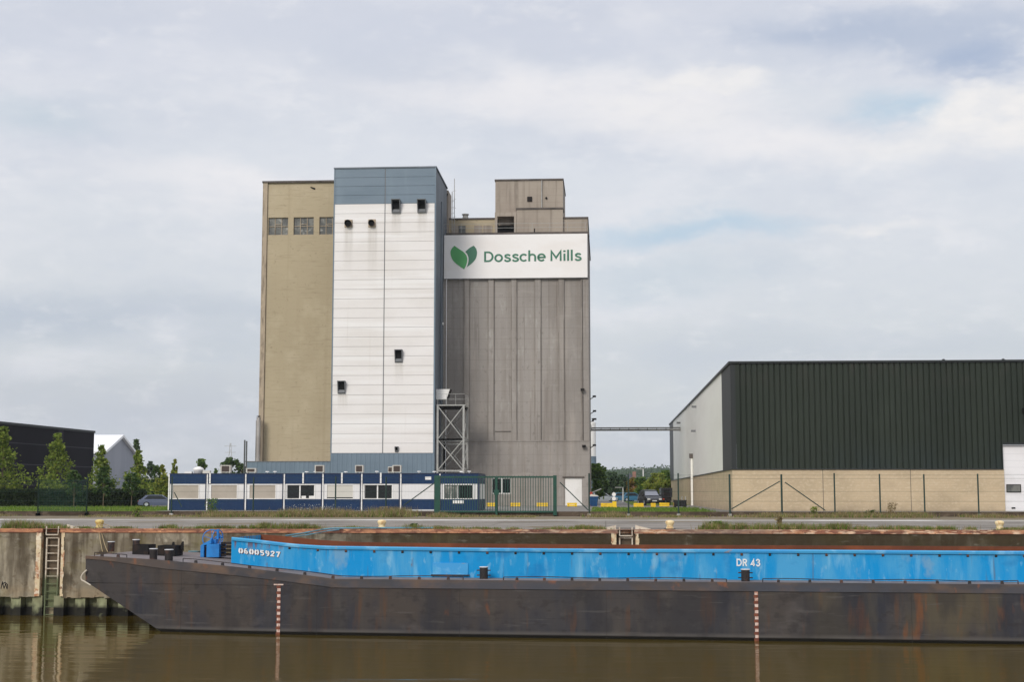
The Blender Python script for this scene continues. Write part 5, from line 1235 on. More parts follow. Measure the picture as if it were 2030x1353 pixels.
# yellow barriers
def barrier(px0, px1, py0, py1, Y, label):
    x0, z1 = at(px0, py0, Y); x1, z0 = at(px1, py1, Y)
    z0 = ZY; h = max(.4, z1-z0)
    z1 = z0+h
    t = thing('yellow_barrier', label, 'barrier', ((x0+x1)/2, Y, z0), 'yellow crash barriers in the yard')
    g = G(); g.box(x0, x1, Y-.06, Y+.06, z0+h*.56, z1); g.box(x0, x1, Y-.06, Y+.06, z0+h*.12, z0+h*.48); g.build('rail', 'yellow', t)
    n_ = 2
    for k in range(n_): xx = x0+.15+(x1-x0-.3)*k; G().box(xx-.07, xx+.07, Y+.061, Y+.16, z0, z1+.01).build('post', 'yellow', t)
barrier(965, 984, 1002, 1010, YS-14, 'yellow crash barrier behind the gate, leftmost of the three')
barrier(1012, 1032, 1002, 1010, YS-14, 'yellow crash barrier behind the gate, middle of the three')
barrier(1064, 1086, 1002, 1010, YS-14, 'yellow crash barrier behind the gate, rightmost of the three')
barrier(1124, 1144, 1001, 1008, YS-14, 'yellow crash barrier in front of the white silo door')
barrier(1191, 1214, 1000, 1008, 140, 'yellow crash barrier right of the blue skip')
barrier(1256, 1276, 1000, 1007, 140, 'yellow crash barrier left of the parked black car')
barrier(1290, 1300, 1000, 1007, 140, 'shortest yellow barrier, in front of the parked black car')
barrier(1307, 1327, 999, 1004, 146, 'yellow barrier left of the dark container')
x0, z1 = at(1214, 996, 139); x1, _ = at(1222, 996, 139)
tag(G().box(x0, x1, 138.8, 139.2, ZY, z1+.05).box(x0-.03, x1+.03, 138.77, 139.23, ZY, ZY+.1).build('yellow_block', 'yellow'), 'tall orange-yellow block at the end of the barrier under the road sign', 'block')
# skip
x0, x1 = X_(1168.5, 995, 140), X_(1186, 995, 140); 
t = thing('blue_skip', 'blue steel waste skip with a pale lid beside the silo corner', 'skip', ((x0+x1)/2, 141, ZY)); zz = Z_(1177, 985, 140)
G().hexa([(x0+.08, 140, ZY+.1), (x1-.12, 140, ZY+.1), (x1-.12, 142, ZY+.1), (x0+.08, 142, ZY+.1)], [(x0, 139.9, zz), (x1, 139.9, zz), (x1, 142.1, zz), (x0, 142.1, zz)]).build('body', 'skip', t)
g = G()
for k in range(3): xx = x0+.15+k*(x1-x0-.3)/2; g.box(xx-.03, xx+.03, 139.84, 139.93, ZY+.2, zz-.05)
g.box(x0-.03, x1+.03, 139.83, 139.92, zz-.08, zz-.001); g.build('stiffeners', 'skip', t)
G().prism([(x0-.03, zz+.002), (x1+.03, zz+.002), (x1-.1, zz+.12), (x0+.15, zz+.22)], 139.85, 142.1).build('lid', 'ac', t)
# dark container and machine near warehouse
def dbox(name, label, cat_, px0, px1, pyt, Y, dep, mat):
    x0, x1 = X_(px0, 990, Y), X_(px1, 990, Y); z1 = Z_((px0+px1)/2, pyt, Y)
    t = thing(name, label, cat_, ((x0+x1)/2, Y+dep/2, ZY)); 
    G().box(x0, x1, Y, Y+dep, ZY+.08, z1-.06).build('body', mat, t); G().box(x0-.04, x1+.04, Y-.04, Y+dep+.04, z1-.059, z1).build('lid', 'acgrille', t)
    g = G()
    for k in range(5): xx = x0+.1+k*(x1-x0-.2)/4; g.box(xx-.03, xx+.03, Y-.05, Y-.001, ZY+.1, z1-.1)
    g.build('ribs', 'darkmetal', t); g = G(); g.box(x0+.05, x0+.2, Y+.05, Y+dep-.05, ZY, ZY+.079); g.box(x1-.2, x1-.05, Y+.05, Y+dep-.05, ZY, ZY+.079); g.build('skids', 'darkmetal', t)
dbox('dark_container', 'low black ribbed container beside the warehouse wall', 'container', 1336, 1361, 992, 139, 2, 'carblack')
x0, x1 = X_(1311, 985, 165), X_(1333, 985, 165); zz = Z_(1320, 968, 165)
t = thing('parked_truck', 'dark lorry rear standing by the warehouse back corner', 'truck', ((x0+x1)/2, 168, ZY))
G().box(x0, x1, 165, 171, ZY+.9, zz).build('box_body', 'carblack', t); G().box(x0+.1, x1-.1, 164.9, 171.5, ZY+.5, ZY+.899).build('chassis', 'darkmetal', t)
for xx in (x0+.2, x1-.5):
    for yy in (165.6, 170): G().lathe(0, 0, [(.48, 0), (.48, .3)], 14).xf(lambda a_, b2, c2: (xx+c2, yy+a_, ZY+.48+b2)).build('wheel', 'tyre', t)
G().box(x0+.3, x1-.3, 164.92, 164.998, ZY+1.1, zz-.2).build('rear_door', 'darkmetal', t)
G().box(x0+.15, x0+.35, 164.85, 164.9, ZY+.62, ZY+.75).build('tail_light', 'redpaint', t)

# cars
def car(cx, cy, ang, paint, label, L_=4.3, W2=1.78, H=1.45, screen='glass', group='parked cars', kind='hatch', low=.0):
    t = thing('parked_car', label, 'car', (cx, cy, ZY), group)
    hs = H/1.45; H = 1.45
    def R_(x, y, z): return (cx+x*cos(ang)-y*sin(ang), cy+x*sin(ang)+y*cos(ang), ZY+z*hs)
    h = L_/2; hw = W2/2
    # body: sections along length
    prof = [(-h, .35, .62, .80), (-h+.12, .22, .88, .94), (-h+.9, .20, .92, 1.0), (0, .20, .90, 1.0), (h-1.2, .20, .88, 1.0), (h-.5, .20, .78, .96), (h-.1, .25, .62, .88), (h, .35, .52, .7)]
    g = G(); vs = []
    for x, zl, zh, wf in prof:
        a = hw*wf; vs += [R_(x, -a, zl), R_(x, -a*1.0, (zl+zh)/2), R_(x, -a*.94, zh), R_(x, a*.94, zh), R_(x, a, (zl+zh)/2), R_(x, a, zl)]
    fs = []
    for i in range(len(prof)-1):
        for k in range(6): fs.append((i*6+k, i*6+(k+1) % 6, (i+1)*6+(k+1) % 6, (i+1)*6+k))
    fs += [tuple(range(6)), tuple((len(prof)-1)*6+k for k in range(6))]
    g.add(vs, fs).build('body', paint, t, smooth=False)
    ca = [(-h+.25, .86), (-h+.75, H-.06), (-h+1.4, H), (h-2.0, H-.02), (h-1.15, .86)]
    g = G(); vs = []
    for x, z in ca:
        a = hw*(.9 if z < 1 else .72); vs += [R_(x, -a, z), R_(x, a, z)]
    n_ = len(ca)
    g.v = vs; g.f = [(2*i, 2*i+2, 2*i+3, 2*i+1) for i in range(n_-1)]+[tuple(2*i for i in range(n_-1, -1, -1)), tuple(2*i+1 for i in range(n_)), (0, 1, 2*n_-1, 2*n_-2)]; g.mi = [0]*len(g.f)
    cb = g.build('cabin', paint, t)
    def quad(a, b_, zoff, name, mt_, par):
        g = G(); g.add([R_(*a[0]), R_(*a[1]), R_(*b_[1]), R_(*b_[0])], [(0, 1, 2, 3)]); g.build(name, mt_, par, recalc=False)
    e = .012
    quad(((h-1.17+e, -hw*.8, .92), (h-1.17+e, hw*.8, .92)), ((h-1.95+e, -hw*.64, H-.07), (h-1.95+e, hw*.64, H-.07)), 0, 'windscreen', screen, cb)
    quad(((-h+.27-e, hw*.8, .92), (-h+.27-e, -hw*.8, .92)), ((-h+.70-e, hw*.64, H-.12), (-h+.70-e, -hw*.64, H-.12)), 0, 'rear_window', screen, cb)
    for sg_ in (-1, 1):
        y0_, y1_2 = sg_*(hw*.885+e), sg_*(hw*.74+e)
        g = G(); g.add([R_(-h+.6, y0_, .93), R_(h-1.45, y0_, .93), R_(h-2.0, y1_2, H-.1), R_(-h+1.0, y1_2, H-.1)], [(0, 1, 2, 3)]); g.build('side_window', 'glass', cb, recalc=False)
        for x in (-h+.85, h-.85):
            g = G().lathe(0, 0, [(.31, -.11), (.31, .11)], 16).xf(lambda a_, b2, c2: R_(x+a_, sg_*(hw-.1)+c2, .31+b2)); wo_ = g.build('wheel', 'tyre', t)
            g = G().lathe(0, 0, [(.19, -.115), (.19, .115)], 10).xf(lambda a_, b2, c2: R_(x+a_, sg_*(hw-.1)+c2, .31+b2)); g.build('rim', 'carsilver', wo_)
        g = G().box(h-.12, h+.01, sg_*hw*.5, sg_*hw*.82, .52, .66); g.xf(lambda a_, b2, c2: R_(a_, b2, c2)); g.build('headlight', 'plate', t)
        g = G().box(-h-.01, -h+.1, sg_*hw*.5, sg_*hw*.76, .58, .76); g.xf(lambda a_, b2, c2: R_(a_, b2, c2)); g.build('tail_light', 'redpaint', t)
        g = G().box(h-1.5, h-1.3, sg_*hw*.92, sg_*hw*1.1, .88, 1.0); g.xf(lambda a_, b2, c2: R_(a_, b2, c2)); g.build('mirror', paint, t)
    g = G().box(h, h+.02, -.26, .26, .38, .49); g.xf(lambda a_, b2, c2: R_(a_, b2, c2)); g.build('number_plate', 'plate', t)
    g = G().box(-h-.02, -h, -.26, .26, .42, .53); g.xf(lambda a_, b2, c2: R_(a_, b2, c2)); g.build('number_plate', 'plate', t)
    return t
car(X_(318, 995, 141.5), 141.5, radians(14), 'carblue', 'blue-grey hatchback parked behind the left end of the cabins', H=1.22)
car(X_(1288, 990, 160), 160, radians(-78), 'carblack', 'black car facing the camera between the yellow barriers', L_=4.5, W2=1.95, H=1.75, screen='windscreen')
for px_, Y, pm, lab in ((1196, 225, 'carsilver', 'small distant silver car right of the blue skip'), (1236, 232, 'carteal', 'small distant pale blue car behind the first fence post'), (1256, 232, 'carteal', 'small distant blue car left of the black car')):
    car(X_(px_, 985, Y), Y, radians(10), pm, lab)

# road sign
x, z = at(1217, 981, 145)
t = thing('road_sign', 'two round white discs on a post above the yellow block', 'road sign', (x, 145, ZY))
G().bar((x, 145, ZY), (x, 145, z+.25), .035, 8).build('post', 'galv', t)
for dz in (0, -.42): G().lathe(0, 0, [(.2, 0), (.2, .03)], 16).xf(lambda a_, b2, c2: (x+a_, 144.96-c2, z+dz+b2)).build('disc', 'white', t)
# lamp posts
for px_, pt, Y, lab in ((1275, 931, 250, 'white lamp post standing among the far trees'), (1235, 968, 215, 'short pale lamp post left of the far blue cars')):
    x, z = at(px_, pt, Y); t = thing('lamp_post', lab, 'lamp post', (x, Y, ZY), 'lamp posts beyond the yard')
    G().bar((x, Y, ZY), (x, Y, z), .14, 6, .09).build('pole', 'white', t); G().box(x-1.2, x+.1, Y-.1, Y+.1, z-.02, z+.12).build('lamp_head', 'galv', t)
# loading arm at silo corner (thin boom)
a = at(1172, 978, 150); b_ = at(1192, 970, 150)
t = thing('barrier_boom', 'thin pale raised boom behind the blue skip', 'boom', (a[0], 150, ZY)); G().bar((a[0], 150, a[1]), (b_[0], 150, b_[1]), .05, 6).build('arm', 'galv', t); G().box(a[0]-.12, a[0]+.12, 149.9, 150.1, ZY, a[1]+.1).build('stand', 'redpaint', t)
# distant white silo behind
x0, x1 = X_(1160, 900, 235), X_(1181.5, 900, 235); zt3 = Z_(1175, 836, 235); zb3 = Z_(1175, 905, 235); cxx = (x0+x1)/2; r_ = (x1-x0)/2
t = thing('far_white_silo', 'slim white silo with a blue-grey foot behind the concrete block', 'silo', (cxx, 237, ZY))
G().lathe(cxx, 237, [(r_, zb3), (r_, zt3-.2), (r_*.9, zt3)], 24).build('shell', 'white', t, smooth=False); G().lathe(cxx, 237, [(r_+.03, ZY), (r_+.03, zb3-.01)], 24).build('foot', 'blue_clad', t)
g = G(); g.lathe(cxx+.4, 237, [(.15, zt3), (.15, zt3+.5), (.3, zt3+.6)], 8); g.build('top_valve', 'darkmetal', t)
# distant brick house
x0, x1 = X_(1236, 960, 330), X_(1262, 960, 330); z1 = Z_(1250, 950, 330); z2 = Z_(1250, 946, 330)
t = thing('brick_house', 'small distant brick house with dark roof among trees', 'house', ((x0+x1)/2, 333, ZY))
G().box(x0, x1, 330, 338, ZY, z1).build('wall', 'brickred', t); G().hexa([(x0-.3, 329.7, z1+.001), (x1+.3, 329.7, z1+.001), (x1+.3, 338.3, z1+.001), (x0-.3, 338.3, z1+.001)], [(x0+1.5, 333.5, z2+.8), (x1-1.5, 333.5, z2+.8), (x1-1.5, 334.5, z2+.8), (x0+1.5, 334.5, z2+.8)]).build('roof', 'roofdark', t)
G().box(x1-.9, x1-.1, 331, 332, z1, z2+1.2).build('chimney', 'brickred', t)
g = G(); 
for k in range(3): xx = x0+.5+k*.9; g.box(xx, xx+.5, 329.95, 329.999, z1-1.6, z1-.7)
g.build('window', 'glass', t)

# ------------------------------------------------------------------ left background buildings
rx, rz = at(187, 855, 195); lx = X_(0, 835, 168); dd = Vector((lx-rx, 168-195, 0)).normalized(); A = Vector((rx, 195, 0)); Bq = A+dd*60; nn = Vector((-dd.y, dd.x, 0))
if nn.y < 0: nn = -nn
t = thing('black_hall', 'large black clad hall behind the hedge on the left', 'building', (A.x, A.y, ZY)); C_ = A+nn*30; E_ = Bq+nn*30
G().hexa([(A.x, A.y, ZY), (Bq.x, Bq.y, ZY), (E_.x, E_.y, ZY), (C_.x, C_.y, ZY)], [(A.x, A.y, rz-.3), (Bq.x, Bq.y, rz-.3), (E_.x, E_.y, rz-.3), (C_.x, C_.y, rz-.3)]).build('wall', 'blackclad', t)
o_ = .12
G().hexa([tuple((A-dd*o_-nn*o_)[:2])+(rz-.299,), tuple((Bq-nn*o_)[:2])+(rz-.299,), tuple((E_)[:2])+(rz-.299,), tuple((C_-dd*o_)[:2])+(rz-.299,)], [tuple((A-dd*o_-nn*o_)[:2])+(rz,), tuple((Bq-nn*o_)[:2])+(rz,), tuple((E_)[:2])+(rz,), tuple((C_-dd*o_)[:2])+(rz,)]).build('roof_edge', 'wtrim', t)
# gabled shed: gable turned to the right, ridge running to the left
pL = Vector((X_(205, 905, 226), 226, 0)); pR = Vector((X_(269, 905, 246), 246, 0)); zE = Z_(269, 904, 246); pM = (pL+pR)/2; zP = Z_(237, 868, pM.y)
gd = (pR-pL).normalized(); bkd = Vector((-gd.y, gd.x, 0)); bk = bkd*34
t = thing('grey_gabled_shed', 'pale grey gabled shed with a white metal roof behind the trees', 'shed', (pM.x, pM.y, ZY))
sect = [(pL, ZY), (pR, ZY), (pR, zE), (pM, zP), (pL, zE)]
G().add([(p.x, p.y, z) for p, z in sect]+[(p.x+bk.x, p.y+bk.y, z) for p, z in sect],
   [(0, 1, 2, 3, 4), (9, 8, 7, 6, 5), (0, 5, 6, 1), (1, 6, 7, 2), (2, 7, 8, 3), (3, 8, 9, 4), (4, 9, 5, 0)]).build('wall', 'gablegrey', t)
for e_ in (pL-gd*.4, pR+gd*.4):
    q0, q1 = pM-bkd*.5, e_-bkd*.5; ze = zE-.25
    G().hexa([(q0.x, q0.y, zP+.02), (q1.x, q1.y, ze+.02), (q1.x+bk.x, q1.y+bk.y, ze+.02), (q0.x+bk.x, q0.y+bk.y, zP+.02)],
             [(q0.x, q0.y, zP+.45), (q1.x, q1.y, ze+.45), (q1.x+bk.x, q1.y+bk.y, ze+.45), (q0.x+bk.x, q0.y+bk.y, zP+.45)]).build('roof', 'gableroof', t)
# low white building behind trees
x0, x1 = X_(284, 965, 230), X_(330, 965, 230); t = thing('low_white_shed', 'low white building glimpsed behind the roadside trees', 'shed', ((x0+x1)/2, 232, ZY)); G().box(x0, x1, 230, 240, ZY, Z_(300, 952, 230)).build('wall', 'white', t)
G().box(x0-.3, x1+.3, 229.7, 240.3, Z_(300, 952, 230)+.001, Z_(300, 949, 230)).build('roof', 'galv', t)
# pylon far away
x, z = at(457, 879, 900); t = thing('power_pylon', 'very distant lattice power pylon above the cabins', 'pylon', (x, 900, ZY))
g = G()
for s_ in (-1, 1): g.bar((x+s_*2.5, 900, ZY), (x+s_*.3, 900, z), .22, 4)
for k in range(9): z0 = ZY+(z-ZY)*k/9; z1 = ZY+(z-ZY)*(k+1)/9; w0_ = 2.5-2.2*k/9; w1_ = 2.5-2.2*(k+1)/9; g.bar((x-w0_, 900, z0), (x+w1_, 900, z1), .14, 4)
g.build('lattice', 'galv', t)
g = G()
for k in range(3): zz = z-2-k*4; g.bar((x-4+k*.5, 900, zz), (x+4-k*.5, 900, zz), .18, 4)
g.build('cross_arms', 'galv', t)

# ------------------------------------------------------------------ vegetation
def tree(name, label, px, Y, pyt, wpx, mat, shape='cone', nleaf=2600, leaf=.26, pyb=None, trunk_h=None, group=None, seed=0, cat_='tree'):
    rnd = random.Random(seed*37+int(px)); x0 = X_(px, 950, Y); zt = Z_(px, pyt, Y); base = ZY; H = zt-base; R = wpx/F*Y/2
    cb = base+(trunk_h if trunk_h else H*.12)
    t = thing(name, label, cat_, (x0, Y, base), group)
    def env(u):
        if shape == 'cone': return (1-u)**1.05*(.8+.2*min(1, u*5))+.03
        if shape == 'poplar': return max(.05, sin(pi*min(1, .12+u*.88))**.6)*.9
        if shape == 'shrub': return sqrt(max(0, 1-(u*.95)**2))
        return max(.08, sqrt(max(0, 1-(2*u-.85)**2/1.35)))
    ncl = max(34, nleaf//42); cl = []
    for i in range(ncl):
        u = rnd.random()**(1.25 if shape == 'cone' else 1.0); a = rnd.uniform(0, 2*pi); rr = R*env(u)*(rnd.random()**.45)*rnd.uniform(.7, 1.28)
        cl.append((x0+rr*cos(a), Y+rr*sin(a), cb+(zt-cb)*u, R*(.12+.12*rnd.random())*(1.15-.8*u if shape == 'cone' else 1)))
    g = G(); per = nleaf//ncl
    for (cx, cy, cz, cr_) in cl:
        for k in range(per):
            p = Vector((rnd.gauss(0, .6)*cr_+cx, rnd.gauss(0, .6)*cr_+cy, min(zt, rnd.gauss(0, .65)*cr_*1.15+cz))); 
            if p.z < cb-.3: p.z = cb+rnd.random()*.4
            sz = leaf*rnd.uniform(.55, 1.25); e1 = Vector((rnd.gauss(0, 1), rnd.gauss(0, 1), rnd.gauss(0, .7))).normalized(); e2 = e1.cross(Vector((rnd.gauss(0, 1), rnd.gauss(0, 1), rnd.gauss(0, 1)))).normalized()
            o = len(g.v); g.v += [tuple(p-e1*sz*.6), tuple(p+e2*sz*.38), tuple(p+e1*sz*.6), tuple(p-e2*sz*.38)]; g.f.append((o, o+1, o+2, o+3)); g.mi.append(0)
    g.build('crown', mat, t, recalc=False)
    g = G(); tr = max(.05, H*.014); g.bar((x0, Y, base), (x0+rnd.uniform(-.1, .1), Y, cb+(zt-cb)*.5), tr, 7, tr*.55); g.bar((x0, Y, cb+(zt-cb)*.5), (x0, Y, cb+(zt-cb)*.9), tr*.55, 5, tr*.2)
    for (cx, cy, cz, cr_) in rnd.sample(cl, min(26, len(cl))): g.bar((x0, Y, max(cb*.9+base*.1, cz-abs(cx-x0)-.6)), (cx, cy, cz), tr*.35, 4, tr*.1)
    g.build('trunk', 'bark', t)
    return t
G1 = 'conical trees behind the hedge'
tree('roadside_tree', 'tall bright tree cut by the left edge of the picture', 5, 150, 848, 108, 'leaf_bright', 'cone', 3900, .28, group=G1, seed=1)
tree('roadside_tree', 'tallest pointed tree in front of the black hall', 112, 152, 861, 104, 'leaf_bright', 'cone', 3800, .28, group=G1, seed=2)
tree('roadside_tree', 'pointed bright tree before the black hall right corner', 199, 152, 884, 86, 'leaf_bright', 'cone', 3000, .27, group=G1, seed=3)
tree('roadside_tree', 'pointed bright tree right of the grey gabled shed', 272, 152, 894, 80, 'leaf_bright', 'cone', 3000, .27, group=G1, seed=4)
tree('roadside_tree', 'yellowish sparse tree just left of the first cabin', 322, 158, 922, 50, 'leaf_yellow', 'cone', 2200, .28, group=G1, seed=5)
tree('roadside_tree', 'thin pointed treetop above the first cabin roof', 346, 162, 912, 44, 'leaf_yellow', 'cone', 2000, .25, group=G1, seed=6)
G2 = 'small dark trees on the lawn side of the hedge'
tree('small_tree', 'small dark round tree left of the black hall corner', 148, 141, 934, 30, 'leaf_dark', 'round', 1500, .22, trunk_h=1.2, group=G2, seed=7)
tree('small_tree', 'small dark tree under the tallest middle one, before the hedge', 206, 141, 928, 34, 'leaf_dark', 'round', 1800, .22, trunk_h=1.2, group=G2, seed=8)
tree('small_tree', 'small dark tree at the right end of the hedge', 262, 141, 940, 30, 'leaf_dark', 'round', 1500, .22, trunk_h=1.2, group=G2, seed=9)
tree('small_tree', 'dark narrow tree behind the parked blue-grey car', 310, 160, 925, 34, 'leaf_dark', 'poplar', 1900, .26, group=G2, seed=10)
tree('far_poplar', 'dark far poplar top beside the shed roof', 268, 320, 873, 24, 'leaf_dark', 'poplar', 2600, .6, group='far dark trees on the left', seed=11)
tree('far_poplar', 'dark far tree left of the poplar row, above the low white shed', 298, 300, 917, 24, 'leaf_far', 'poplar', 1500, .6, group='far dark trees on the left', seed=12)
tree('far_tree', 'green treetop rising behind the domed roof fan', 398, 230, 911, 26, 'leaf_mid', 'round', 1500, .4, group='far trees above the cabins', seed=13)
tree('far_tree', 'dark bushy tree below the distant pylon', 456, 260, 909, 40, 'leaf_dark', 'round', 2600, .5, group='far trees above the cabins', seed=14)
tree('far_tree', 'small dark tree at the left end of the blue-grey annex', 478, 270, 921, 22, 'leaf_dark', 'round', 1300, .5, group='far trees above the cabins', seed=15)
tree('far_tree', 'low treetop left of the air conditioner on the second cabin', 428, 265, 930, 14, 'leaf_mid', 'round', 500, .5, group='far trees above the cabins', seed=16)
G3 = 'trees beyond the yard between silo and warehouse'
for k, (px_, Y, pt, wp, mt_, sh_, lab) in enumerate((
    (1183, 185, 921, 46, 'leaf_mid', 'round', 'dense dark tree touching the silo corner'), (1212, 240, 938, 44, 'leaf_far', 'round', 'grey-green tree right of the dark one by the silo'),
    (1232, 255, 943, 34, 'leaf_far', 'round', 'greyish tree below the far hill, behind the road sign'), (1254, 250, 949, 24, 'leaf_orange', 'round', 'ochre tinted tree under the brick house'),
    (1273, 235, 948, 32, 'leaf_mid', 'round', 'green tree at the foot of the white lamp post'), (1300, 225, 940, 44, 'leaf_yellow', 'round', 'yellow-green tree left of the dark lorry'),
    (1318, 250, 934, 34, 'leaf_mid', 'round', 'tree with olive top just left of the warehouse corner'), (1326, 215, 952, 24, 'leaf_yellow', 'round', 'light shrubby tree touching the warehouse back corner'))):
    tree('yard_tree', lab, px_, Y, pt, wp, mt_, sh_, 1900, .42, group=G3, seed=20+k, trunk_h=.8)
# hedge
def scatter(g, n, pos, sz, flat=1.0):
    for _ in range(n):
        p = Vector(pos()); s_ = sz*random.uniform(.6, 1.3); e1 = Vector((random.gauss(0, 1), random.gauss(0, 1), random.gauss(0, flat))).normalized(); e2 = e1.cross(Vector((random.gauss(0, 1), random.gauss(0, 1), random.gauss(0, 1)))).normalized()
        o = len(g.v); g.v += [tuple(p-e1*s_*.6), tuple(p+e2*s_*.4), tuple(p+e1*s_*.6), tuple(p-e2*s_*.4)]; g.f.append((o, o+1, o+2, o+3)); g.mi.append(0)
hx0, hx1 = -75, X_(283, 985, 145); hz = Z_(150, 972, 145)
g = G().box(hx0, hx1, 145.2, 146.4, ZY, hz-.15)
scatter(g, 13000, lambda: (random.uniform(hx0, hx1), 145+random.gauss(0, .1), random.uniform(ZY+.1, hz)), .2)
scatter(g, 5000, lambda: (random.uniform(hx0, hx1), random.uniform(145, 146.4), hz+random.gauss(-.05, .07)), .2)
tag(g.build('clipped_hedge', 'hedge', recalc=False), 'long dark clipped hedge in front of the black hall', 'hedge')
# shrubs along hedge right
scx = X_(320, 985, 165)
g = G(); scatter(g, 2600, lambda: (random.uniform(X_(282, 985, 166), X_(345, 985, 166)), 166+random.gauss(0, .6), ZY+random.random()**.8*2.9), .3)
tag(g.build('shrubbery', 'hedge', recalc=False), 'dense dark shrubbery behind the blue-grey car', 'shrubs', kind='stuff')

# weeds and grass
def blades(g, n, xa, xb, ya, yb, z, h, wdt, cl=None):
    for _ in range(n):
        if cl: c0 = random.choice(cl); x = random.gauss(c0[0], c0[1]); hh = h*c0[2]
        else: x = random.uniform(xa, xb); hh = h
        y = random.uniform(ya, yb); hh *= random.uniform(.35, 1.15); lx_ = random.gauss(0, .25)*hh; a = random.uniform(0, pi); dx, dy = cos(a)*wdt, sin(a)*wdt*.5
        o = len(g.v); g.v += [(x-dx, y-dy, z), (x+dx, y+dy, z), (x+lx_, y+random.gauss(0, .1)*hh, z+hh)]; g.f.append((o, o+1, o+2)); g.mi.append(0)
def xq(px): return X_(px, 1048, YQ+.6)
g = G(); x = -60
while x < 60:
    x2 = x+random.uniform(.5, 2.5)
    if random.random() < .72:
        a0, a1 = random.uniform(.5, .9), random.uniform(.5, .9)
        g.add([(x, YQ+.32, .004), (x2, YQ+.32, .004), (x2-.1, YQ+a1, .004), ((x+x2)/2, YQ+a1+random.uniform(-.1, .35), .004), (x+.1, YQ+a0, .004)], [(0, 1, 2, 3, 4)])
    x = x2
struct(g, 'soil_strip', 'dirt', recalc=False)
cl = []
for a, b_, dens, hh in ((-40, 60, 10, 1.3), (60, 90, 5, 1.0), (110, 135, 4, .7), (160, 182, 3, .4), (225, 260, 5, .4), (330, 350, 5, .7), (370, 520, 16, .6), (520, 640, 22, .9), (690, 705, 3, .7), (815, 830, 5, .8), (855, 960, 10, .5),
                   (1110, 1200, 14, .6), (1390, 1470, 16, 1.1), (1470, 1700, 34, .9), (1700, 1800, 12, .7), (1800, 1925, 16, .6), (1990, 2010, 4, .4), (2030, 2300, 14, .8), (960, 1110, 5, .35), (640, 860, 6, .25)):
    for _ in range(dens): cl.append((xq(random.uniform(a, b_)), random.uniform(.08, .35), hh*random.uniform(.6, 1.2)))
for (mt_, n_, h_, w_, nm_) in (('grassgreen', 13000, .34, .016, 'quay_grass'), ('grassdry', 15000, .36, .014, 'quay_dry_weeds')):
    g = G(); blades(g, n_, 0, 0, YQ+.3, YQ+1.0, 0, h_, w_, cl)
    tag(g.build(nm_, mt_, recalc=False), 'patchy %s weeds growing along the quay edge' % ('green' if mt_ == 'grassgreen' else 'dry brown'), 'weeds', kind='stuff')
def xf_(px): return X_(px, 1018, 100)
cl = []
for a, b_, dens, hh in ((-60, 20, 6, .5), (395, 440, 5, .8), (440, 560, 12, .7), (560, 690, 26, 1.15), (690, 730, 6, .7), (730, 800, 16, 1.2), (862, 900, 4, .6), (900, 980, 5, .3), (1000, 1060, 6, .3), (1180, 1230, 6, .7), (1490, 1560, 8, .6), (1560, 1650, 8, .6), (1650, 1760, 12, .8), (1760, 1850, 10, .7), (1900, 2030, 8, .5), (1230, 1480, 8, .35), (180, 400, 10, .3)):
    for _ in range(dens): cl.append((xf_(random.uniform(a, b_)), random.uniform(.15, .6), hh*random.uniform(.6, 1.2)))
for (mt_, n_, h_, w_, nm_) in (('grassgreen', 7500, .5, .024, 'verge_grass'), ('grassdry', 22000, .58, .022, 'verge_dry_weeds')):
    g = G(); blades(g, n_, 0, 0, 98, YF-.3, .01, h_, w_, cl)
    tag(g.build(nm_, mt_, recalc=False), 'patchy %s weeds on the verge below the fence' % ('green' if mt_ == 'grassgreen' else 'dry brown'), 'weeds', kind='stuff')
g = G(); scatter(g, 190, lambda: (random.gauss(xf_(random.choice((600, 625, 650, 590, 670))), .7), random.uniform(99, 103), .15+random.random()**.7*.75), .045)
tag(g.build('verge_flowers', 'flower', recalc=False), 'tiny white flowers among the weeds below the cabins', 'flowers', kind='stuff')
g = G(); blades(g, 9000, -75, xl, YF+.4, 141, ZY, .22, .03); blades(g, 2500, X_(1172, 1010, 120), X_(1400, 1010, 120), YF+.4, 136, ZY, .18, .03)
tag(g.build('lawn_grass', 'grassgreen', recalc=False), 'short green grass behind the fence plinth', 'grass', kind='stuff')
# single taller weeds
for k, (px_, hpx, wpx, Y, mt_, lab) in enumerate(((272, 22, 20, 98, 'leaf_bright', 'bright green weed clump on the verge below the parked car'), (420, 36, 28, 102, 'leaf_mid', 'tall green weed in front of the second cabin'),
      (1614, 20, 16, 102, 'leaf_bright', 'tall green weed below the right fence brace'), (1767, 28, 20, 102, 'grassdry', 'dry feathery weed between two right fence posts'), (1727, 14, 20, 102, 'leaf_dark', 'dark low bush at the right fence plinth'),
      (1545, 24, 10, 68, 'grassdry', 'thin dry weed on the quay edge below the left brace'), (1420, 16, 26, 67.4, 'leaf_mid', 'leafy green weed on the quay edge right of the bollard'), (820, 10, 14, 67.4, 'leaf_dark', 'round dark weed on the quay edge right of the cream bollard'),
      (770, 20, 60, 101.5, 'grassdry', 'broad yellowish weed clump left of the gate'))):
    x = X_(px_, 1015, Y); zb_ = 0; hh = hpx/F*Y; rr = wpx/F*Y/2; g = G()
    t = thing('weed', lab, 'weed', (x, Y, zb_), 'single weeds')
    for _ in range(9): g.bar((x+random.gauss(0, rr*.15), Y, zb_), (x+random.gauss(0, rr*.5), Y+random.gauss(0, .1), zb_+hh*random.uniform(.6, 1)), .012, 4, .004)
    g.build('stems', 'grassdry', t); g = G()
    scatter(g, 420 if rr > .5 else 260, lambda: (x+random.gauss(0, rr*.45), Y+random.gauss(0, rr*.3), zb_+random.random()**.8*hh), .09)
    g.build('leaves', mt_, t, recalc=False)

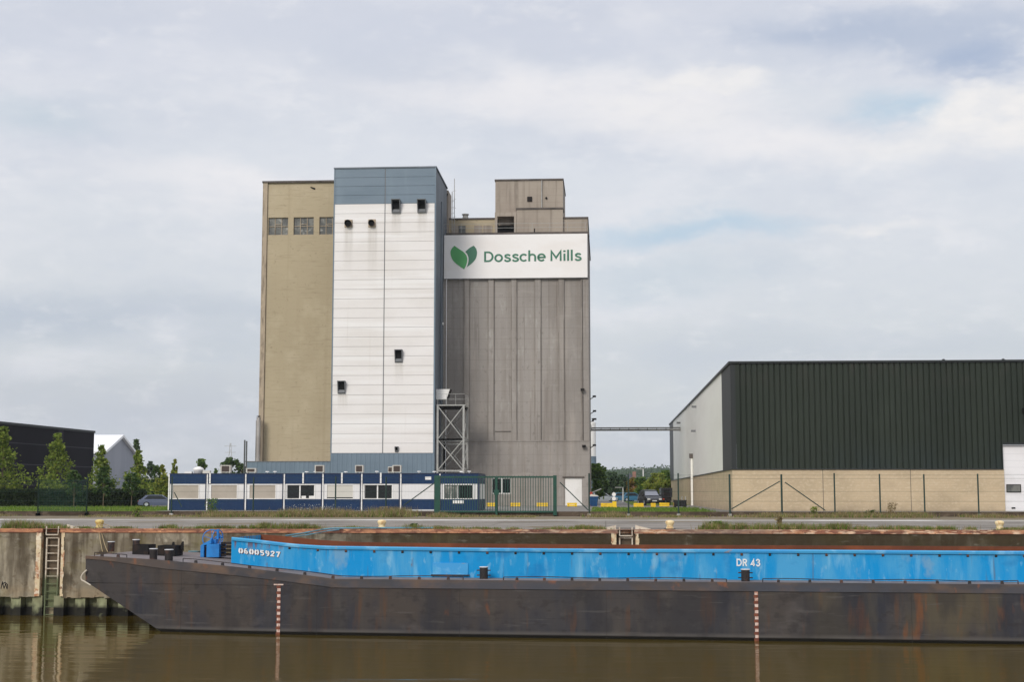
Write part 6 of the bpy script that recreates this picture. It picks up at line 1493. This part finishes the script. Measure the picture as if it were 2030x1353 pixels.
# far hill and woods
g = G(); NX, NYY = 60, 14; 
def hillh(x, y):
    u = (y-900)/900; e = sin(pi*max(0, min(1, u)))**.8 if 0 <= u <= 1 else 0
    return ZY+e*(13+3*sin(x*.006+1)+2*sin(x*.017)+1*sin(x*.04))
vs = [(-700+i*2000/NX, 900+j*900/NYY, hillh(-700+i*2000/NX, 900+j*900/NYY)-.5) for j in range(NYY+1) for i in range(NX+1)]
fs = [(j*(NX+1)+i, j*(NX+1)+i+1, (j+1)*(NX+1)+i+1, (j+1)*(NX+1)+i) for j in range(NYY) for i in range(NX)]
struct(G().add(vs, fs), 'hill', 'terrain', recalc=False, smooth=True)
g = G()
for _ in range(3000):
    y = random.uniform(900, 1420); xa, xb = X_(1150, 930, y), X_(1350, 930, y); x = random.uniform(xa, xb); z = hillh(x, y); R = random.uniform(2.5, 5)
    for k in range(36):
        p = Vector((x+random.gauss(0, .5)*R, y+random.gauss(0, .5)*R, z+R*.25+random.gauss(0, .45)*R)); s_ = random.uniform(.6, 1.3)
        e1 = Vector((random.gauss(0, 1), random.gauss(0, 1), random.gauss(0, 1))).normalized(); e2 = e1.orthogonal().normalized()
        o = len(g.v); g.v += [tuple(p-e1*s_), tuple(p+e2*s_*.8), tuple(p+e1*s_), tuple(p-e2*s_*.8)]; g.f.append((o, o+1, o+2, o+3)); g.mi.append(0)
tag(g.build('far_woods', 'leaf_far', recalc=False), 'wooded hill on the horizon between silo and warehouse', 'woods', kind='stuff')
g = G()
for _ in range(700):
    y = random.uniform(330, 520); x = random.uniform(X_(-150, 950, y), X_(1420, 950, y))
    if 470 < CX+F*(x*rt.x+y*rt.y)/(x*fw.x+y*fw.y) < 1165: continue
    R = random.uniform(1.6, 3.2)
    for k in range(26):
        p = Vector((x+random.gauss(0, .55)*R, y+random.gauss(0, .55)*R, ZY+abs(random.gauss(.5, .35))*R*1.25)); s_ = random.uniform(.4, .9)
        e1 = Vector((random.gauss(0, 1), random.gauss(0, 1), random.gauss(0, 1))).normalized(); e2 = e1.orthogonal().normalized()
        o = len(g.v); g.v += [tuple(p-e1*s_), tuple(p+e2*s_*.8), tuple(p+e1*s_), tuple(p-e2*s_*.8)]; g.f.append((o, o+1, o+2, o+3)); g.mi.append(0)
tag(g.build('distant_treeline', 'leaf_far', recalc=False), 'low belt of distant trees along the horizon', 'treeline', kind='stuff')

# light air between the camera and the far woods
hz_m = D.materials.new('air_haze'); hz_m.use_nodes = True; n, l = hz_m.node_tree.nodes, hz_m.node_tree.links
n.remove(n['Principled BSDF']); pv = n.new('ShaderNodeVolumePrincipled'); pv.inputs['Density'].default_value = .00011; pv.inputs['Color'].default_value = (.86, .92, 1, 1)
l.new(pv.outputs[0], n['Material Output'].inputs['Volume']); MT['haze'] = hz_m
hb = G().box(-3100, 3100, -80, 4100, -7, 60).build('haze', 'haze'); tag(hb, 'thin pale haze in the air over the whole place', 'haze', kind='stuff')
